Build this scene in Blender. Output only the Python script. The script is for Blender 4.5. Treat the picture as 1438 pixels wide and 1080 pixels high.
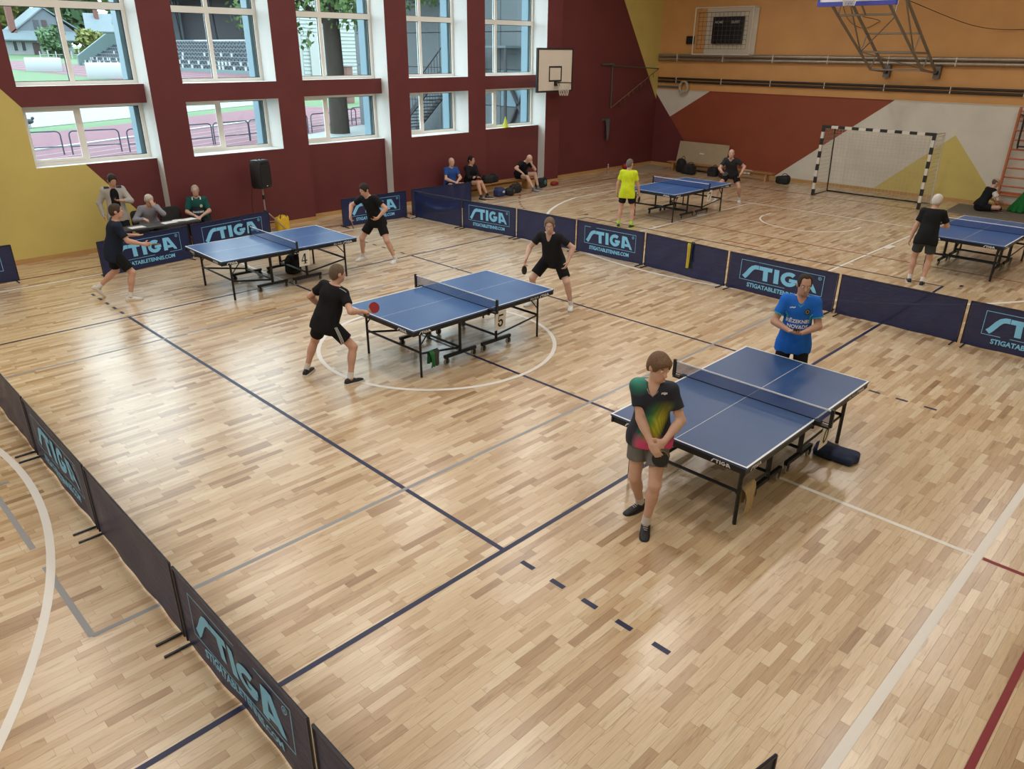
import bpy, math, random
import numpy as np
from mathutils import Vector, Matrix, Euler
from mathutils.bvhtree import BVHTree
for o in list(bpy.data.objects): bpy.data.objects.remove(o)
scene = bpy.context.scene
col = scene.collection
PI = math.pi
random.seed(7)

# ------------------------------------------------------------------ camera
CAMP = Vector((-6.8708, -8.4192, 4.1286)); YAW, PITCH, ROLL = [math.radians(v) for v in (44.7157, 24.1479, 0.48195)]
fw = Vector((math.cos(YAW)*math.cos(PITCH), math.sin(YAW)*math.cos(PITCH), -math.sin(PITCH)))
rt = Vector((math.sin(YAW), -math.cos(YAW), 0)); up = rt.cross(fw)
rt2 = rt*math.cos(ROLL) + up*math.sin(ROLL); up2 = up*math.cos(ROLL) - rt*math.sin(ROLL)
cam_data = bpy.data.cameras.new('camera'); cam = bpy.data.objects.new('camera', cam_data); col.objects.link(cam)
m3 = Matrix((rt2, up2, -fw)).transposed()
cam.matrix_world = Matrix.Translation(CAMP) @ m3.to_4x4()
cam_data.sensor_width = 36.0; cam_data.sensor_fit = 'HORIZONTAL'; cam_data.lens = 1048.65/1438*36
cam_data.clip_start = 0.05; cam_data.clip_end = 2000
scene.camera = cam

# ------------------------------------------------------------------ light and exposure
vs = scene.view_settings
vs.view_transform = 'Standard'; vs.look = 'None'; vs.gamma = 1.0; vs.exposure = 0.0; vs.use_curve_mapping = False
SKY_STRENGTH = 6.4
world = bpy.data.worlds.new('overcast_sky'); scene.world = world; world.use_nodes = True
bg = world.node_tree.nodes['Background']; bg.inputs[0].default_value = (0.82, 0.94, 1.0, 1); bg.inputs[1].default_value = SKY_STRENGTH
LAMP_POWER = 70.0          # watts of each ceiling lamp panel
LAMP_SPOTS = [(x, y) for x in (-14, -9.5, -5, -0.5, 4, 8.5, 13) for y in (-6, -2, 2, 6)]

# ------------------------------------------------------------------ helpers
def lin(c):
    if isinstance(c, str):
        c = c.lstrip('#'); c = [int(c[i:i+2], 16)/255 for i in (0, 2, 4)]
    return tuple((v/12.92 if v <= .04045 else ((v+.055)/1.055)**2.4) for v in c)
MATS = {}
def mat(name, color, rough=.6, metal=0., spec=.5, var=.0, scale=8., bump=0., coat=0., sheen=0., alpha=1., emis=0., stretch=(1, 1, 1)):
    """plain procedural material: base colour modulated by noise, optional bump"""
    if name in MATS: return MATS[name]
    m = bpy.data.materials.new(name); m.use_nodes = True
    nt = m.node_tree; b = nt.nodes['Principled BSDF']; L = nt.links.new
    c = lin(color) if not (isinstance(color, tuple) and len(color) == 4) else color[:3]
    b.inputs['Base Color'].default_value = (*c, 1); b.inputs['Roughness'].default_value = rough
    b.inputs['Metallic'].default_value = metal; b.inputs['Specular IOR Level'].default_value = spec
    b.inputs['Coat Weight'].default_value = coat; b.inputs['Sheen Weight'].default_value = sheen; b.inputs['Alpha'].default_value = alpha
    if emis: b.inputs['Emission Color'].default_value = (*c, 1); b.inputs['Emission Strength'].default_value = emis
    if var or bump:
        tc = nt.nodes.new('ShaderNodeTexCoord'); mp = nt.nodes.new('ShaderNodeMapping'); mp.inputs['Scale'].default_value = stretch
        n = nt.nodes.new('ShaderNodeTexNoise'); n.inputs['Scale'].default_value = scale; n.inputs['Detail'].default_value = 4
        L(tc.outputs['Object'], mp.inputs[0]); L(mp.outputs[0], n.inputs['Vector'])
        if var:
            mr = nt.nodes.new('ShaderNodeMapRange'); mr.inputs['From Min'].default_value = .25; mr.inputs['From Max'].default_value = .75
            mr.inputs['To Min'].default_value = 1-var; mr.inputs['To Max'].default_value = 1+var
            mx = nt.nodes.new('ShaderNodeMix'); mx.data_type = 'RGBA'; mx.blend_type = 'MULTIPLY'; mx.inputs[0].default_value = 1
            mx.inputs[6].default_value = (*c, 1)
            cb = nt.nodes.new('ShaderNodeCombineColor')
            L(n.outputs[0], mr.inputs[0]); [L(mr.outputs[0], cb.inputs[i]) for i in range(3)]
            L(cb.outputs[0], mx.inputs[7]); L(mx.outputs[2], b.inputs['Base Color'])
        if bump:
            bp = nt.nodes.new('ShaderNodeBump'); bp.inputs['Strength'].default_value = bump; bp.inputs['Distance'].default_value = .02
            L(n.outputs[0], bp.inputs['Height']); L(bp.outputs[0], b.inputs['Normal'])
    MATS[name] = m
    return m
def shader(name):
    """empty node material: returns material, tree, principled, node-maker"""
    m = bpy.data.materials.new(name); m.use_nodes = True; nt = m.node_tree
    MATS[name] = m
    return m, nt, nt.nodes['Principled BSDF'], nt.nodes.new, nt.links.new
def math_node(nt, op, a, b=None, c=None):
    n = nt.nodes.new('ShaderNodeMath'); n.operation = op
    for i, v in enumerate((a, b, c)):
        if v is None: continue
        if isinstance(v, (int, float)): n.inputs[i].default_value = v
        else: nt.links.new(v, n.inputs[i])
    return n.outputs[0]
def mix_node(nt, fac, a, b, blend='MIX'):
    n = nt.nodes.new('ShaderNodeMix'); n.data_type = 'RGBA'; n.blend_type = blend
    if isinstance(fac, (int, float)): n.inputs[0].default_value = fac
    else: nt.links.new(fac, n.inputs[0])
    for i, v in ((6, a), (7, b)):
        if isinstance(v, (tuple, list)): n.inputs[i].default_value = (*v[:3], 1)
        else: nt.links.new(v, n.inputs[i])
    return n.outputs[2]

class MB:
    """collects polygons; build() links them as ONE mesh object"""
    def __init__(s): s.v = []; s.f = []; s.m = []
    def add(s, verts, faces, mi=0):
        o = len(s.v); s.v += [tuple(v) for v in verts]; s.f += [tuple(i+o for i in f) for f in faces]
        s.m += ([mi]*len(faces) if isinstance(mi, int) else list(mi)); return s
    def box(s, a, b, mi=0, M=None):
        (x0, y0, z0), (x1, y1, z1) = a, b
        v = [(x0, y0, z0), (x1, y0, z0), (x1, y1, z0), (x0, y1, z0), (x0, y0, z1), (x1, y0, z1), (x1, y1, z1), (x0, y1, z1)]
        if M is not None: v = [M @ Vector(q) for q in v]
        return s.add(v, [(0, 3, 2, 1), (4, 5, 6, 7), (0, 1, 5, 4), (1, 2, 6, 5), (2, 3, 7, 6), (3, 0, 4, 7)], mi)
    def cbox(s, c, d, mi=0, M=None):
        return s.box([c[i]-d[i]/2 for i in range(3)], [c[i]+d[i]/2 for i in range(3)], mi, M)
    def rbox(s, c, d, r, mi=0, M=None, seg=3):
        """box with rounded vertical-plane corners: rounded rect in local XZ extruded along Y, edges chamfered"""
        w, h = d[0]/2, d[2]/2; r = min(r, w*.99, h*.99); pts = []
        for cx, cz, a0 in ((w-r, h-r, 0), (-w+r, h-r, 90), (-w+r, -h+r, 180), (w-r, -h+r, 270)):
            for k in range(seg+1):
                a = math.radians(a0+90*k/seg); pts.append((cx+r*math.cos(a), cz+r*math.sin(a)))
        return s.prism(pts, d[1], c, mi, M, ch=min(r*.5, d[1]*.3))
    def prism(s, pts, t, c=(0, 0, 0), mi=0, M=None, ch=0.):
        """polygon in XZ (counter-clockwise), extruded thickness t along Y, centred"""
        n = len(pts); rings = []
        cx = sum(p[0] for p in pts)/n; cz = sum(p[1] for p in pts)/n
        def ring(y, k):
            out = []
            for x, z in pts:
                d = math.hypot(x-cx, z-cz) or 1
                out.append((c[0]+x-(x-cx)/d*k, c[1]+y, c[2]+z-(z-cz)/d*k))
            return out
        lv = [(-t/2, ch), (-t/2+ch, 0), (t/2-ch, 0), (t/2, ch)] if ch else [(-t/2, 0), (t/2, 0)]
        v = []
        for y, k in lv: v += ring(y, k)
        f = [tuple(range(n)), tuple(reversed([len(v)-n+i for i in range(n)]))]
        for j in range(len(lv)-1):
            for i in range(n):
                a, b = j*n+i, j*n+(i+1) % n; f.append((b, a, a+n, b+n))
        if M is not None: v = [M @ Vector(q) for q in v]
        return s.add(v, f, mi)
    def tube(s, path, r, seg=8, mi=0, closed=False, cap=True):
        P = [Vector(q) for q in path]; n = len(P); rr = r if isinstance(r, (list, tuple)) else [r]*n
        T = []
        for i in range(n):
            if closed: t = P[(i+1) % n]-P[i-1]
            else: t = (P[min(i+1, n-1)]-P[max(i-1, 0)])
            T.append(t.normalized() if t.length > 1e-9 else Vector((0, 0, 1)))
        ref = Vector((0, 0, 1)) if abs(T[0].z) < .9 else Vector((1, 0, 0))
        N = (ref-T[0]*ref.dot(T[0])).normalized(); v = []
        for i in range(n):
            N = (N-T[i]*N.dot(T[i]));  N = N.normalized() if N.length > 1e-6 else T[i].orthogonal().normalized()
            B = T[i].cross(N)
            for k in range(seg):
                a = 2*PI*k/seg; v.append(P[i]+(N*math.cos(a)+B*math.sin(a))*rr[i])
        f = []
        for i in range(n if closed else n-1):
            j = (i+1) % n
            for k in range(seg): k2 = (k+1) % seg; f.append((i*seg+k, i*seg+k2, j*seg+k2, j*seg+k))
        if cap and not closed: f.append(tuple(reversed(range(seg)))); f.append(tuple((n-1)*seg+k for k in range(seg)))
        return s.add(v, f, mi)
    def lathe(s, prof, c=(0, 0, 0), seg=16, mi=0, M=None):
        """profile [(r,z)] turned about local z"""
        v = []; n = len(prof)
        for r, z in prof:
            for k in range(seg): a = 2*PI*k/seg; v.append((c[0]+r*math.cos(a), c[1]+r*math.sin(a), c[2]+z))
        f = []
        for i in range(n-1):
            for k in range(seg): k2 = (k+1) % seg; f.append((i*seg+k, i*seg+k2, (i+1)*seg+k2, (i+1)*seg+k))
        f.append(tuple(reversed(range(seg)))); f.append(tuple((n-1)*seg+k for k in range(seg)))
        if M is not None: v = [M @ Vector(q) for q in v]
        return s.add(v, f, mi)
    def ball(s, c, r, seg=12, rings=8, mi=0, M=None):
        r = r if isinstance(r, (list, tuple)) else (r, r, r); v = []
        for i in range(rings+1):
            t = PI*i/rings; t = min(max(t, .02), PI-.02)
            for k in range(seg):
                a = 2*PI*k/seg; q = Vector((r[0]*math.sin(t)*math.cos(a), r[1]*math.sin(t)*math.sin(a), -r[2]*math.cos(t)))
                v.append(Vector(c)+(M @ q if M is not None else q))
        f = [tuple(reversed(range(seg))), tuple(rings*seg+k for k in range(seg))]
        for i in range(rings):
            for k in range(seg): k2 = (k+1) % seg; f.append((i*seg+k, i*seg+k2, (i+1)*seg+k2, (i+1)*seg+k))
        return s.add(v, f, mi)
    def build(s, name, mats, parent=None, smooth=False, loc=None, rot=None):
        me = bpy.data.meshes.new(name); me.from_pydata([tuple(q) for q in s.v], [], s.f)
        ml = mats if isinstance(mats, (list, tuple)) else [mats]
        for m in ml: me.materials.append(m)
        if len(ml) > 1: me.polygons.foreach_set('material_index', s.m)
        if smooth:
            me.polygons.foreach_set('use_smooth', [True]*len(me.polygons))
            if smooth != 'all': me.set_sharp_from_angle(angle=math.radians(40))
        me.update()
        return link(name, me, parent, loc, rot)
def link(name, data, parent=None, loc=None, rot=None):
    o = bpy.data.objects.new(name, data); col.objects.link(o)
    if parent is not None: o.parent = parent
    if loc is not None: o.location = loc
    if rot is not None: o.rotation_euler = rot
    return o
def tag(o, label=None, cat=None, group=None, kind=None):
    if label: o['label'] = label
    if cat: o['category'] = cat
    if group: o['group'] = group
    if kind: o['kind'] = kind
    return o
def thing(name, label, cat, loc=(0, 0, 0), rz=0., group=None):
    o = link(name, None, None, loc, (0, 0, rz)); o.empty_display_size = .1
    return tag(o, label, cat, group)
def struct(o): o['kind'] = 'structure'; return o
def copy_tree(o, parent=None):
    c = o.copy(); col.objects.link(c); c.parent = parent
    for ch in list(o.children): copy_tree(ch, c)
    return c
def arc(cx, cy, r, a0, a1, n): return [(cx+r*math.cos(math.radians(a0+(a1-a0)*i/n)), cy+r*math.sin(math.radians(a0+(a1-a0)*i/n))) for i in range(n+1)]
_txt = {}
def text_mesh(txt, size, bold=0., align='CENTER', shear=0., spacing=1.):
    """flat lettering in local XZ plane facing -Y, as (verts, faces); centre-bottom at origin"""
    key = (txt, size, bold, align, shear, spacing)
    if key in _txt: return _txt[key]
    cu = bpy.data.curves.new('lettering', 'FONT'); cu.body = txt; cu.size = size; cu.align_x = align; cu.offset = bold; cu.shear = shear
    cu.space_character = spacing; cu.resolution_u = 3; cu.fill_mode = 'FRONT'
    o = bpy.data.objects.new('lettering', cu); col.objects.link(o)
    dg = bpy.context.evaluated_depsgraph_get(); dg.update()
    me = bpy.data.meshes.new_from_object(o.evaluated_get(dg))
    r = ([(v.co.x, 0., v.co.y) for v in me.vertices], [tuple(p.vertices) for p in me.polygons])
    bpy.data.objects.remove(o); bpy.data.curves.remove(cu); bpy.data.meshes.remove(me)
    _txt[key] = r
    return r
def place(vf, c=(0, 0, 0), M=None):
    v = [Vector(q) for q in vf[0]]
    if M is not None: v = [M @ q for q in v]
    return [q+Vector(c) for q in v], vf[1]
# ================================================================== THE SETTING
WX1, WXR = 9.1, 9.4          # inner face of the flush and of the recessed wall sections (y)
YOUT = 9.86; XEND = 19.05; XBACK = -19.0; YNEAR = -9.6; ZC = 7.6
# ---- floor: slab, planks, painted lines
def wood_material():
    m, nt, b, N, L = shader('parquet_wood')
    at = N('ShaderNodeAttribute'); at.attribute_name = 'tone'
    tc = N('ShaderNodeTexCoord'); mp = N('ShaderNodeMapping'); mp.inputs['Scale'].default_value = (5.5, 120, 1)
    n = N('ShaderNodeTexNoise'); n.noise_dimensions = '4D'; n.inputs['Scale'].default_value = 1.; n.inputs['Detail'].default_value = 5; n.inputs['Distortion'].default_value = .35
    L(tc.outputs['Object'], mp.inputs[0]); L(mp.outputs[0], n.inputs['Vector'])
    w = math_node(nt, 'MULTIPLY', at.outputs['Fac'], 37.); L(w, n.inputs['W'])
    r = N('ShaderNodeValToRGB'); e = r.color_ramp.elements
    stops = [(0., '#7d6049'), (.14, '#987a5a'), (.34, '#b29574'), (.6, '#c3a987'), (.85, '#cfb99a'), (1., '#d8c6aa')]
    while len(e) < len(stops): e.new(.5)
    for el, (p_, c_) in zip(e, stops): el.position = p_; el.color = (*lin(c_), 1)
    L(at.outputs['Fac'], r.inputs[0])
    g = N('ShaderNodeMapRange'); g.inputs['From Min'].default_value = .3; g.inputs['From Max'].default_value = .72; g.inputs['To Min'].default_value = 1.05; g.inputs['To Max'].default_value = .88
    L(n.outputs[0], g.inputs[0])
    mp2 = N('ShaderNodeMapping'); mp2.inputs['Scale'].default_value = (2.6, 24, 1); L(tc.outputs['Object'], mp2.inputs[0])
    n2 = N('ShaderNodeTexNoise'); n2.noise_dimensions = '4D'; n2.inputs['Scale'].default_value = 1.; n2.inputs['Detail'].default_value = 3; n2.inputs['Distortion'].default_value = 1.6; L(mp2.outputs[0], n2.inputs['Vector']); L(math_node(nt, 'MULTIPLY', at.outputs['Fac'], 91.), n2.inputs['W'])
    s2 = N('ShaderNodeMapRange'); s2.inputs['From Min'].default_value = .56; s2.inputs['From Max'].default_value = .70; s2.inputs['To Min'].default_value = 1.0; s2.inputs['To Max'].default_value = .74; L(n2.outputs[0], s2.inputs[0])
    gg_ = math_node(nt, 'MULTIPLY', g.outputs[0], s2.outputs[0])
    cb = N('ShaderNodeCombineColor'); L(gg_, cb.inputs[0]); L(math_node(nt, 'POWER', gg_, 1.15), cb.inputs[1]); L(math_node(nt, 'POWER', gg_, 1.4), cb.inputs[2])
    c = mix_node(nt, 1., r.outputs[0], cb.outputs[0], 'MULTIPLY'); L(c, b.inputs['Base Color'])
    b.inputs['Roughness'].default_value = .3; b.inputs['Specular IOR Level'].default_value = .5
    b.inputs['Coat Weight'].default_value = .5; b.inputs['Coat Roughness'].default_value = .22
    return m
M_WOOD = wood_material()
M_SLAB = mat('parquet_underlay', '#8a6a48', .6)
floor = struct(MB().box((XBACK-.2, YNEAR-.2, -.12), (XEND+.2, 9.9, -.006)).build('floor', M_SLAB))
def plank_mesh(name, rects, tones):
    """rects (n,4) x0,y0,x1,y1 -> chamfered planks with their top at z=0"""
    R = np.array(rects); n = len(R); g = .0001; ch = .0005
    x0, y0, x1, y1 = R.T; zt = np.zeros(n); zb = np.full(n, -.004)
    V = np.zeros((n, 8, 3))
    for k, (xa, ya) in enumerate(((x0, y0), (x1, y0), (x1, y1), (x0, y1))):
        sx = 1 if k in (0, 3) else -1; sy = 1 if k in (0, 1) else -1
        V[:, k, 0] = xa+sx*(g+ch); V[:, k, 1] = ya+sy*(g+ch); V[:, k, 2] = zt
        V[:, k+4, 0] = xa+sx*g; V[:, k+4, 1] = ya+sy*g; V[:, k+4, 2] = zb
    quads = np.array([(0, 1, 2, 3), (0, 4, 5, 1), (1, 5, 6, 2), (2, 6, 7, 3), (3, 7, 4, 0)])
    F = (np.arange(n)[:, None, None]*8+quads[None]).reshape(-1, 4)
    me = bpy.data.meshes.new(name); me.vertices.add(n*8); me.vertices.foreach_set('co', V.reshape(-1))
    me.loops.add(F.size); me.loops.foreach_set('vertex_index', F.reshape(-1).astype(np.int32))
    me.polygons.add(len(F)); me.polygons.foreach_set('loop_start', np.arange(0, F.size, 4, dtype=np.int32)); me.polygons.foreach_set('loop_total', np.full(len(F), 4, dtype=np.int32))
    a = me.attributes.new('tone', 'FLOAT', 'FACE'); a.data.foreach_set('value', np.repeat(np.array(tones, float), 5))
    me.polygons.foreach_set('use_smooth', np.zeros(len(F), bool)); me.materials.append(M_WOOD); me.update(calc_edges=True)
    return me
def lay_floor():
    rng = np.random.default_rng(3); rects = []; tones = []
    W = .071; y = -9.4; row = 0
    while y < 9.45:
        x = -8.2-rng.random()*.5; xe = XEND-.02
        while x < xe:
            l = rng.uniform(.28, .56); rects.append((x, y, min(x+l, xe), y+W)); x += l
            t = .3+.7*rng.beta(2.6, 2.0)
            if rng.random() < .2: t *= rng.uniform(.3, .7)
            tones.append(t)
        y += W; row += 1
    R = np.array(rects); T = np.array(tones)
    c = np.c_[(R[:, 0]+R[:, 2])/2, (R[:, 1]+R[:, 3])/2, np.zeros(len(R))]
    d = c-np.array(CAMP); z = d @ np.array(fw); X = d @ np.array(rt2)/z*1048.65+719; Y = 540-d @ np.array(up2)/z*1048.65
    vis = (z > .5) & (X > 0) & (X < 1438) & (Y > 0) & (Y < 1080)
    area = (R[:, 2]-R[:, 0])*W*(-d[:, 2]*0+4.1286)/np.maximum(z, .1)**3; area[~vis] = 0
    idx = np.argsort(-area)[:300]
    for i in idx:
        link('plank', plank_mesh('plank', [R[i]], [T[i]]), floor)
    rest = np.ones(len(R), bool); rest[idx] = False
    tag(link('planks_beyond', plank_mesh('planks_beyond', R[rest], T[rest]), floor), 'parquet planks farther across the floor', kind='stuff')
lay_floor()
M_NAVYLINE = mat('navy_line_paint', '#1c2345', .4, spec=.4); M_WHITELINE = mat('white_line_paint', '#dcd8d2', .42, spec=.4)
M_REDLINE = mat('red_line_paint', '#7c1a22', .42, spec=.4); M_GREYLINE = mat('grey_line_paint', '#8d8e90', .42, spec=.4)
_lz = [.0]
def line(pts, w, m, closed=False):
    """painted court line: flat ribbon a fraction of a millimetre thick"""
    _lz[0] = (_lz[0]+.00005) % .001; h = .0012+_lz[0]
    P = [Vector((q[0], q[1])) for q in pts]; n = len(P); Lp = []; Rp = []
    for i in range(n):
        if closed: t = P[(i+1) % n]-P[i-1]; k = 1
        else:
            a = P[min(i+1, n-1)]-P[i] if i < n-1 else P[i]-P[i-1]; b_ = P[i]-P[i-1] if i > 0 else a
            a = a.normalized(); b_ = b_.normalized(); t = a+b_; k = 1/max(.3, math.sqrt(max(.05, (1+a.dot(b_))/2)))
        t = t.normalized(); nn = Vector((-t.y, t.x))*w/2*k; Lp.append(P[i]+nn); Rp.append(P[i]-nn)
    v = [(q.x, q.y, h) for q in Lp]+[(q.x, q.y, h) for q in Rp]; f = []
    for i in range(n if closed else n-1): j = (i+1) % n; f.append((i, n+i, n+j, j))
    MB().add(v, f).build('court_line', m, floor)
# volleyball (navy)
for s in (-1, 1): line([(-9, s*4.475), (9, s*4.475)], .05, M_NAVYLINE)
for x in (-8.975, -2.975, 2.975, 8.975): line([(x, -4.475), (x, 4.475)], .05, M_NAVYLINE)
line([(0, -4.45), (0, 4.45)], .05, M_NAVYLINE)
for x in (-2.975, 2.975):
    for s in (-1, 1):
        for k in range(5): y0 = 4.5+.2+k*.35; line([(x, s*y0), (x, s*(y0+.15))], .05, M_NAVYLINE)
line([(9.15, 4.7), (9.3, 4.7)], .06, M_NAVYLINE); line([(9.2, -4.72), (9.34, -4.72)], .06, M_NAVYLINE)
# basketball (white)
for s in (-1, 1): line([(-14, s*7.525), (14, s*7.525)], .05 if s > 0 else .075, M_WHITELINE)
line([(14.2, -7.5), (14.2, 7.5)], .05, M_WHITELINE)
for s in (-1, 1): line([(0, s*4.5), (0, s*7.5)], .05, M_WHITELINE)
line(arc(0, 0, 1.8, 0, 360, 72)[:-1], .06, M_WHITELINE, True)
for s in (-1, 1):
    ex = 12.425*s; a = math.degrees(math.acos((14-12.425)/6.75)) if False else 77.
    pts = [(ex+s*6.75*math.cos(math.radians(t))*-1, 6.75*math.sin(math.radians(t))) for t in np.linspace(-78, 78, 72)]
    line(pts, .07, M_WHITELINE)
    line([(ex-s*1.4, 6.6), (14*s, 6.6)], .05, M_WHITELINE); line([(ex-s*1.4, -6.6), (14*s, -6.6)], .05, M_WHITELINE)
for y in (-2.45, 2.45): line([(8.2, y), (14.2, y)], .05, M_WHITELINE)
line([(12.9+1.25*math.cos(math.radians(t))*-1, .05+1.25*math.sin(math.radians(t))) for t in np.linspace(-86, 86, 30)]+[], .05, M_WHITELINE)
line([(12.9, 1.3), (13.2, 1.3)], .05, M_WHITELINE); line([(12.9, -1.2), (13.2, -1.2)], .05, M_WHITELINE)
for s in (-1, 1):
    line([(11.35, s*2.53), (11.75, s*2.53)], .14, M_WHITELINE)
    for x in (9.35, 10.35, 12.7): line([(x, s*2.48), (x, s*2.58)], .05, M_WHITELINE)
# handball (red)
for s in (-1, 1): line([(-17, s*8.15), (17, s*8.15)], .05, M_REDLINE)
line([(0, -7.57), (0, -8.15)], .05, M_REDLINE); line([(16.85, -8.15), (16.85, 8.15)], .05, M_REDLINE)
line([(10.4, -5.5), (10.4, 3.6)], .04, M_REDLINE); line([(9.3, .57), (9.3, -.45)], .05, M_REDLINE)
for k in range(9):
    t0 = k/9; q = lambda t: (10.1-1.9*t-.5*math.sin(t*3.14)*.4, 8.1-2.3*t)
    line([q(t0), q(t0+.055)], .06, M_REDLINE)
# badminton (grey)
for s in (-1, 1): line([(-5.98, s*3.03), (5.95, s*3.03)], .045, M_GREYLINE)
line([(-5.98, -3.03), (-5.98, -1.85)], .05, M_GREYLINE); line([(-5.98, -1.5), (-5.98, 3.03)], .05, M_GREYLINE)
line([(-5.82, -.05), (-6.6, -.05)], .05, M_GREYLINE); line([(5.95, -3.03), (5.95, 3.03)], .045, M_GREYLINE)

# ---- painted walls: colour fields are straight-edged paint areas fixed to the wall
def paint_material(name, axis, build):
    m, nt, b, N, L = shader(name)
    g = N('ShaderNodeNewGeometry'); sp = N('ShaderNodeSeparateXYZ'); L(g.outputs['Position'], sp.inputs[0])
    t = sp.outputs[axis]; z = sp.outputs[2]
    def below(p, q):
        """mask: z under the line through p and q (t,z)"""
        k = (q[1]-p[1])/(q[0]-p[0]); v = math_node(nt, 'MULTIPLY_ADD', t, k, p[1]-k*p[0])
        return math_node(nt, 'LESS_THAN', z, v)
    def left(v): return math_node(nt, 'LESS_THAN', t, v)
    def mul(*a):
        r = a[0]
        for q in a[1:]: r = math_node(nt, 'MULTIPLY', r, q)
        return r
    def inv(a): return math_node(nt, 'SUBTRACT', 1., a)
    c = build(nt, below, left, mul, inv, lambda f, a, b_: mix_node(nt, f, a, b_))
    n = N('ShaderNodeTexNoise'); n.inputs['Scale'].default_value = 1.3; n.inputs['Detail'].default_value = 6; L(g.outputs['Position'], n.inputs['Vector'])
    mr = N('ShaderNodeMapRange'); mr.inputs['From Min'].default_value = .3; mr.inputs['From Max'].default_value = .7; mr.inputs['To Min'].default_value = .93; mr.inputs['To Max'].default_value = 1.06; L(n.outputs[0], mr.inputs[0])
    cb = N('ShaderNodeCombineColor'); [L(mr.outputs[0], cb.inputs[i]) for i in range(3)]
    c = mix_node(nt, 1., c, cb.outputs[0], 'MULTIPLY')
    L(c, b.inputs['Base Color']); b.inputs['Roughness'].default_value = .55; b.inputs['Specular IOR Level'].default_value = .3
    n2 = N('ShaderNodeTexNoise'); n2.inputs['Scale'].default_value = 90; L(g.outputs['Position'], n2.inputs['Vector'])
    bp = N('ShaderNodeBump'); bp.inputs['Strength'].default_value = .12; bp.inputs['Distance'].default_value = .01; L(n2.outputs[0], bp.inputs['Height']); L(bp.outputs[0], b.inputs['Normal'])
    return m
C_RED, C_YEL, C_MAR, C_BRICK, C_OFFW, C_ORG = lin('#653132'), lin('#c6b46a'), lin('#653132'), lin('#8a4630'), lin('#cfc9be'), lin('#c9965e')
def pw(nt, below, left, mul, inv, mix):
    c = mix(mul(below((-2.9, 3.37), (-.95, .93)), left(3.)), C_RED, C_YEL)
    return mix(mul(inv(below((16.65, 5.74), (18.68, 2.93))), inv(left(14.))), c, C_YEL)
M_WALLWIN = paint_material('window_wall_paint', 0, pw)
def pe(nt, below, left, mul, inv, mix):
    low = below((0, 2.8), (1, 2.8))
    c = mix(low, C_ORG, C_OFFW)
    brick = mul(low, below((7.16, 2.8), (8.67, 1.9)), inv(below((.61, 2.81), (4.19, .11))))
    c = mix(brick, c, C_BRICK)
    maroon = mul(low, below((9.65, 2.8), (8.08, 1.01)))
    c = mix(mul(maroon, inv(left(6.))), c, C_MAR)
    yel = mul(below((-1.3, 1.9), (.68, .16)), below((-1.3, 1.9), (-2.46, .54)))
    return mix(yel, c, C_YEL)
M_WALLEND = paint_material('end_wall_paint', 1, pe)
M_WHITEPAINT = mat('white_wall_paint', '#cfd0ce', .6, var=.03, scale=2); M_CEIL = mat('ceiling_paint', '#d8d6d0', .8); M_PLAIN = mat('cream_wall_paint', '#d8c9a6', .7, var=.03, scale=2)
# openings of the window wall: (x0, x1, flush?)
BAYS = [(-9.9, -7.65, True), (-6.3, -3.9, False), (-2.62, -.21, False), (.51, 2.755, True), (3.463, 6.02, False), (6.73, 8.89, True), (9.588, 12.27, False)]
BAYS = BAYS[2:]
LOW = (1.86, 3.02); UPP = (3.40, 6.3)
SECT = [(-19., -.21, WXR), (-.21, 3.463, WX1), (3.463, 6.02, WXR), (6.02, 9.588, WX1), (9.588, 12.27, WXR), (12.27, 12.98, WX1), (12.98, XEND, 9.5)]
def window_wall():
    b = MB()
    def face_split(a, c):
        (x0, y0, z0), (x1, y1, z1) = a, c
        b.box(a, c, [1, 1, 0, 1, 1, 1])           # faces: bottom, top, front(-y), +x, back, -x
    for x0, x1, yf in SECT:
        op = [q for q in BAYS if q[0] >= x0-1e-6 and q[1] <= x1+1e-6]
        xs = [x0]+[v for q in op for v in q[:2]]+[x1]
        for k in range(len(xs)-1):
            a, c = xs[k], xs[k+1]
            if c-a < 1e-6: continue
            if k % 2 == 0: face_split((a, yf, 0), (c, YOUT, ZC))
            else:
                face_split((a, yf, 0), (c, YOUT, LOW[0])); face_split((a, yf, LOW[1]), (c, YOUT, UPP[0])); face_split((a, yf, UPP[1]), (c, YOUT, ZC))
    return struct(b.build('wall_left', [M_WALLWIN, M_WHITEPAINT]))
wall_left = window_wall()
wall_back = struct(MB().box((XEND, YNEAR-.2, 0), (XEND+.3, 9.86, ZC)).build('wall_back', M_WALLEND))
struct(MB().box((XBACK-.2, YNEAR-.2, 0), (XBACK, 9.86, ZC)).build('wall_front', M_PLAIN))
struct(MB().box((XBACK, YNEAR-.2, 0), (XEND, YNEAR, ZC)).build('wall_right', M_PLAIN))
struct(MB().box((XBACK-.2, YNEAR-.2, ZC), (XEND+.3, 9.9, ZC+.2)).build('ceiling', M_CEIL))
M_BASE = mat('baseboard_wood', '#b58d58', .5, var=.12, scale=3, stretch=(1, 1, 10))
for i, (x0, x1, yf) in enumerate(SECT):
    struct(MB().box((x0+(.0 if yf > 9.2 else 0), yf-.02, 0), (x1, yf, .1)).build('baseboard_left', M_BASE))
struct(MB().box((XEND-.02, YNEAR, 0), (XEND, 9.48, .1)).build('baseboard_back', M_BASE))
# lower part of the end wall ends in a small ledge
struct(MB().box((XEND-.03, YNEAR, 2.785), (XEND, 9.48, 2.82)).build('trim_1', M_WALLEND))
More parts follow.
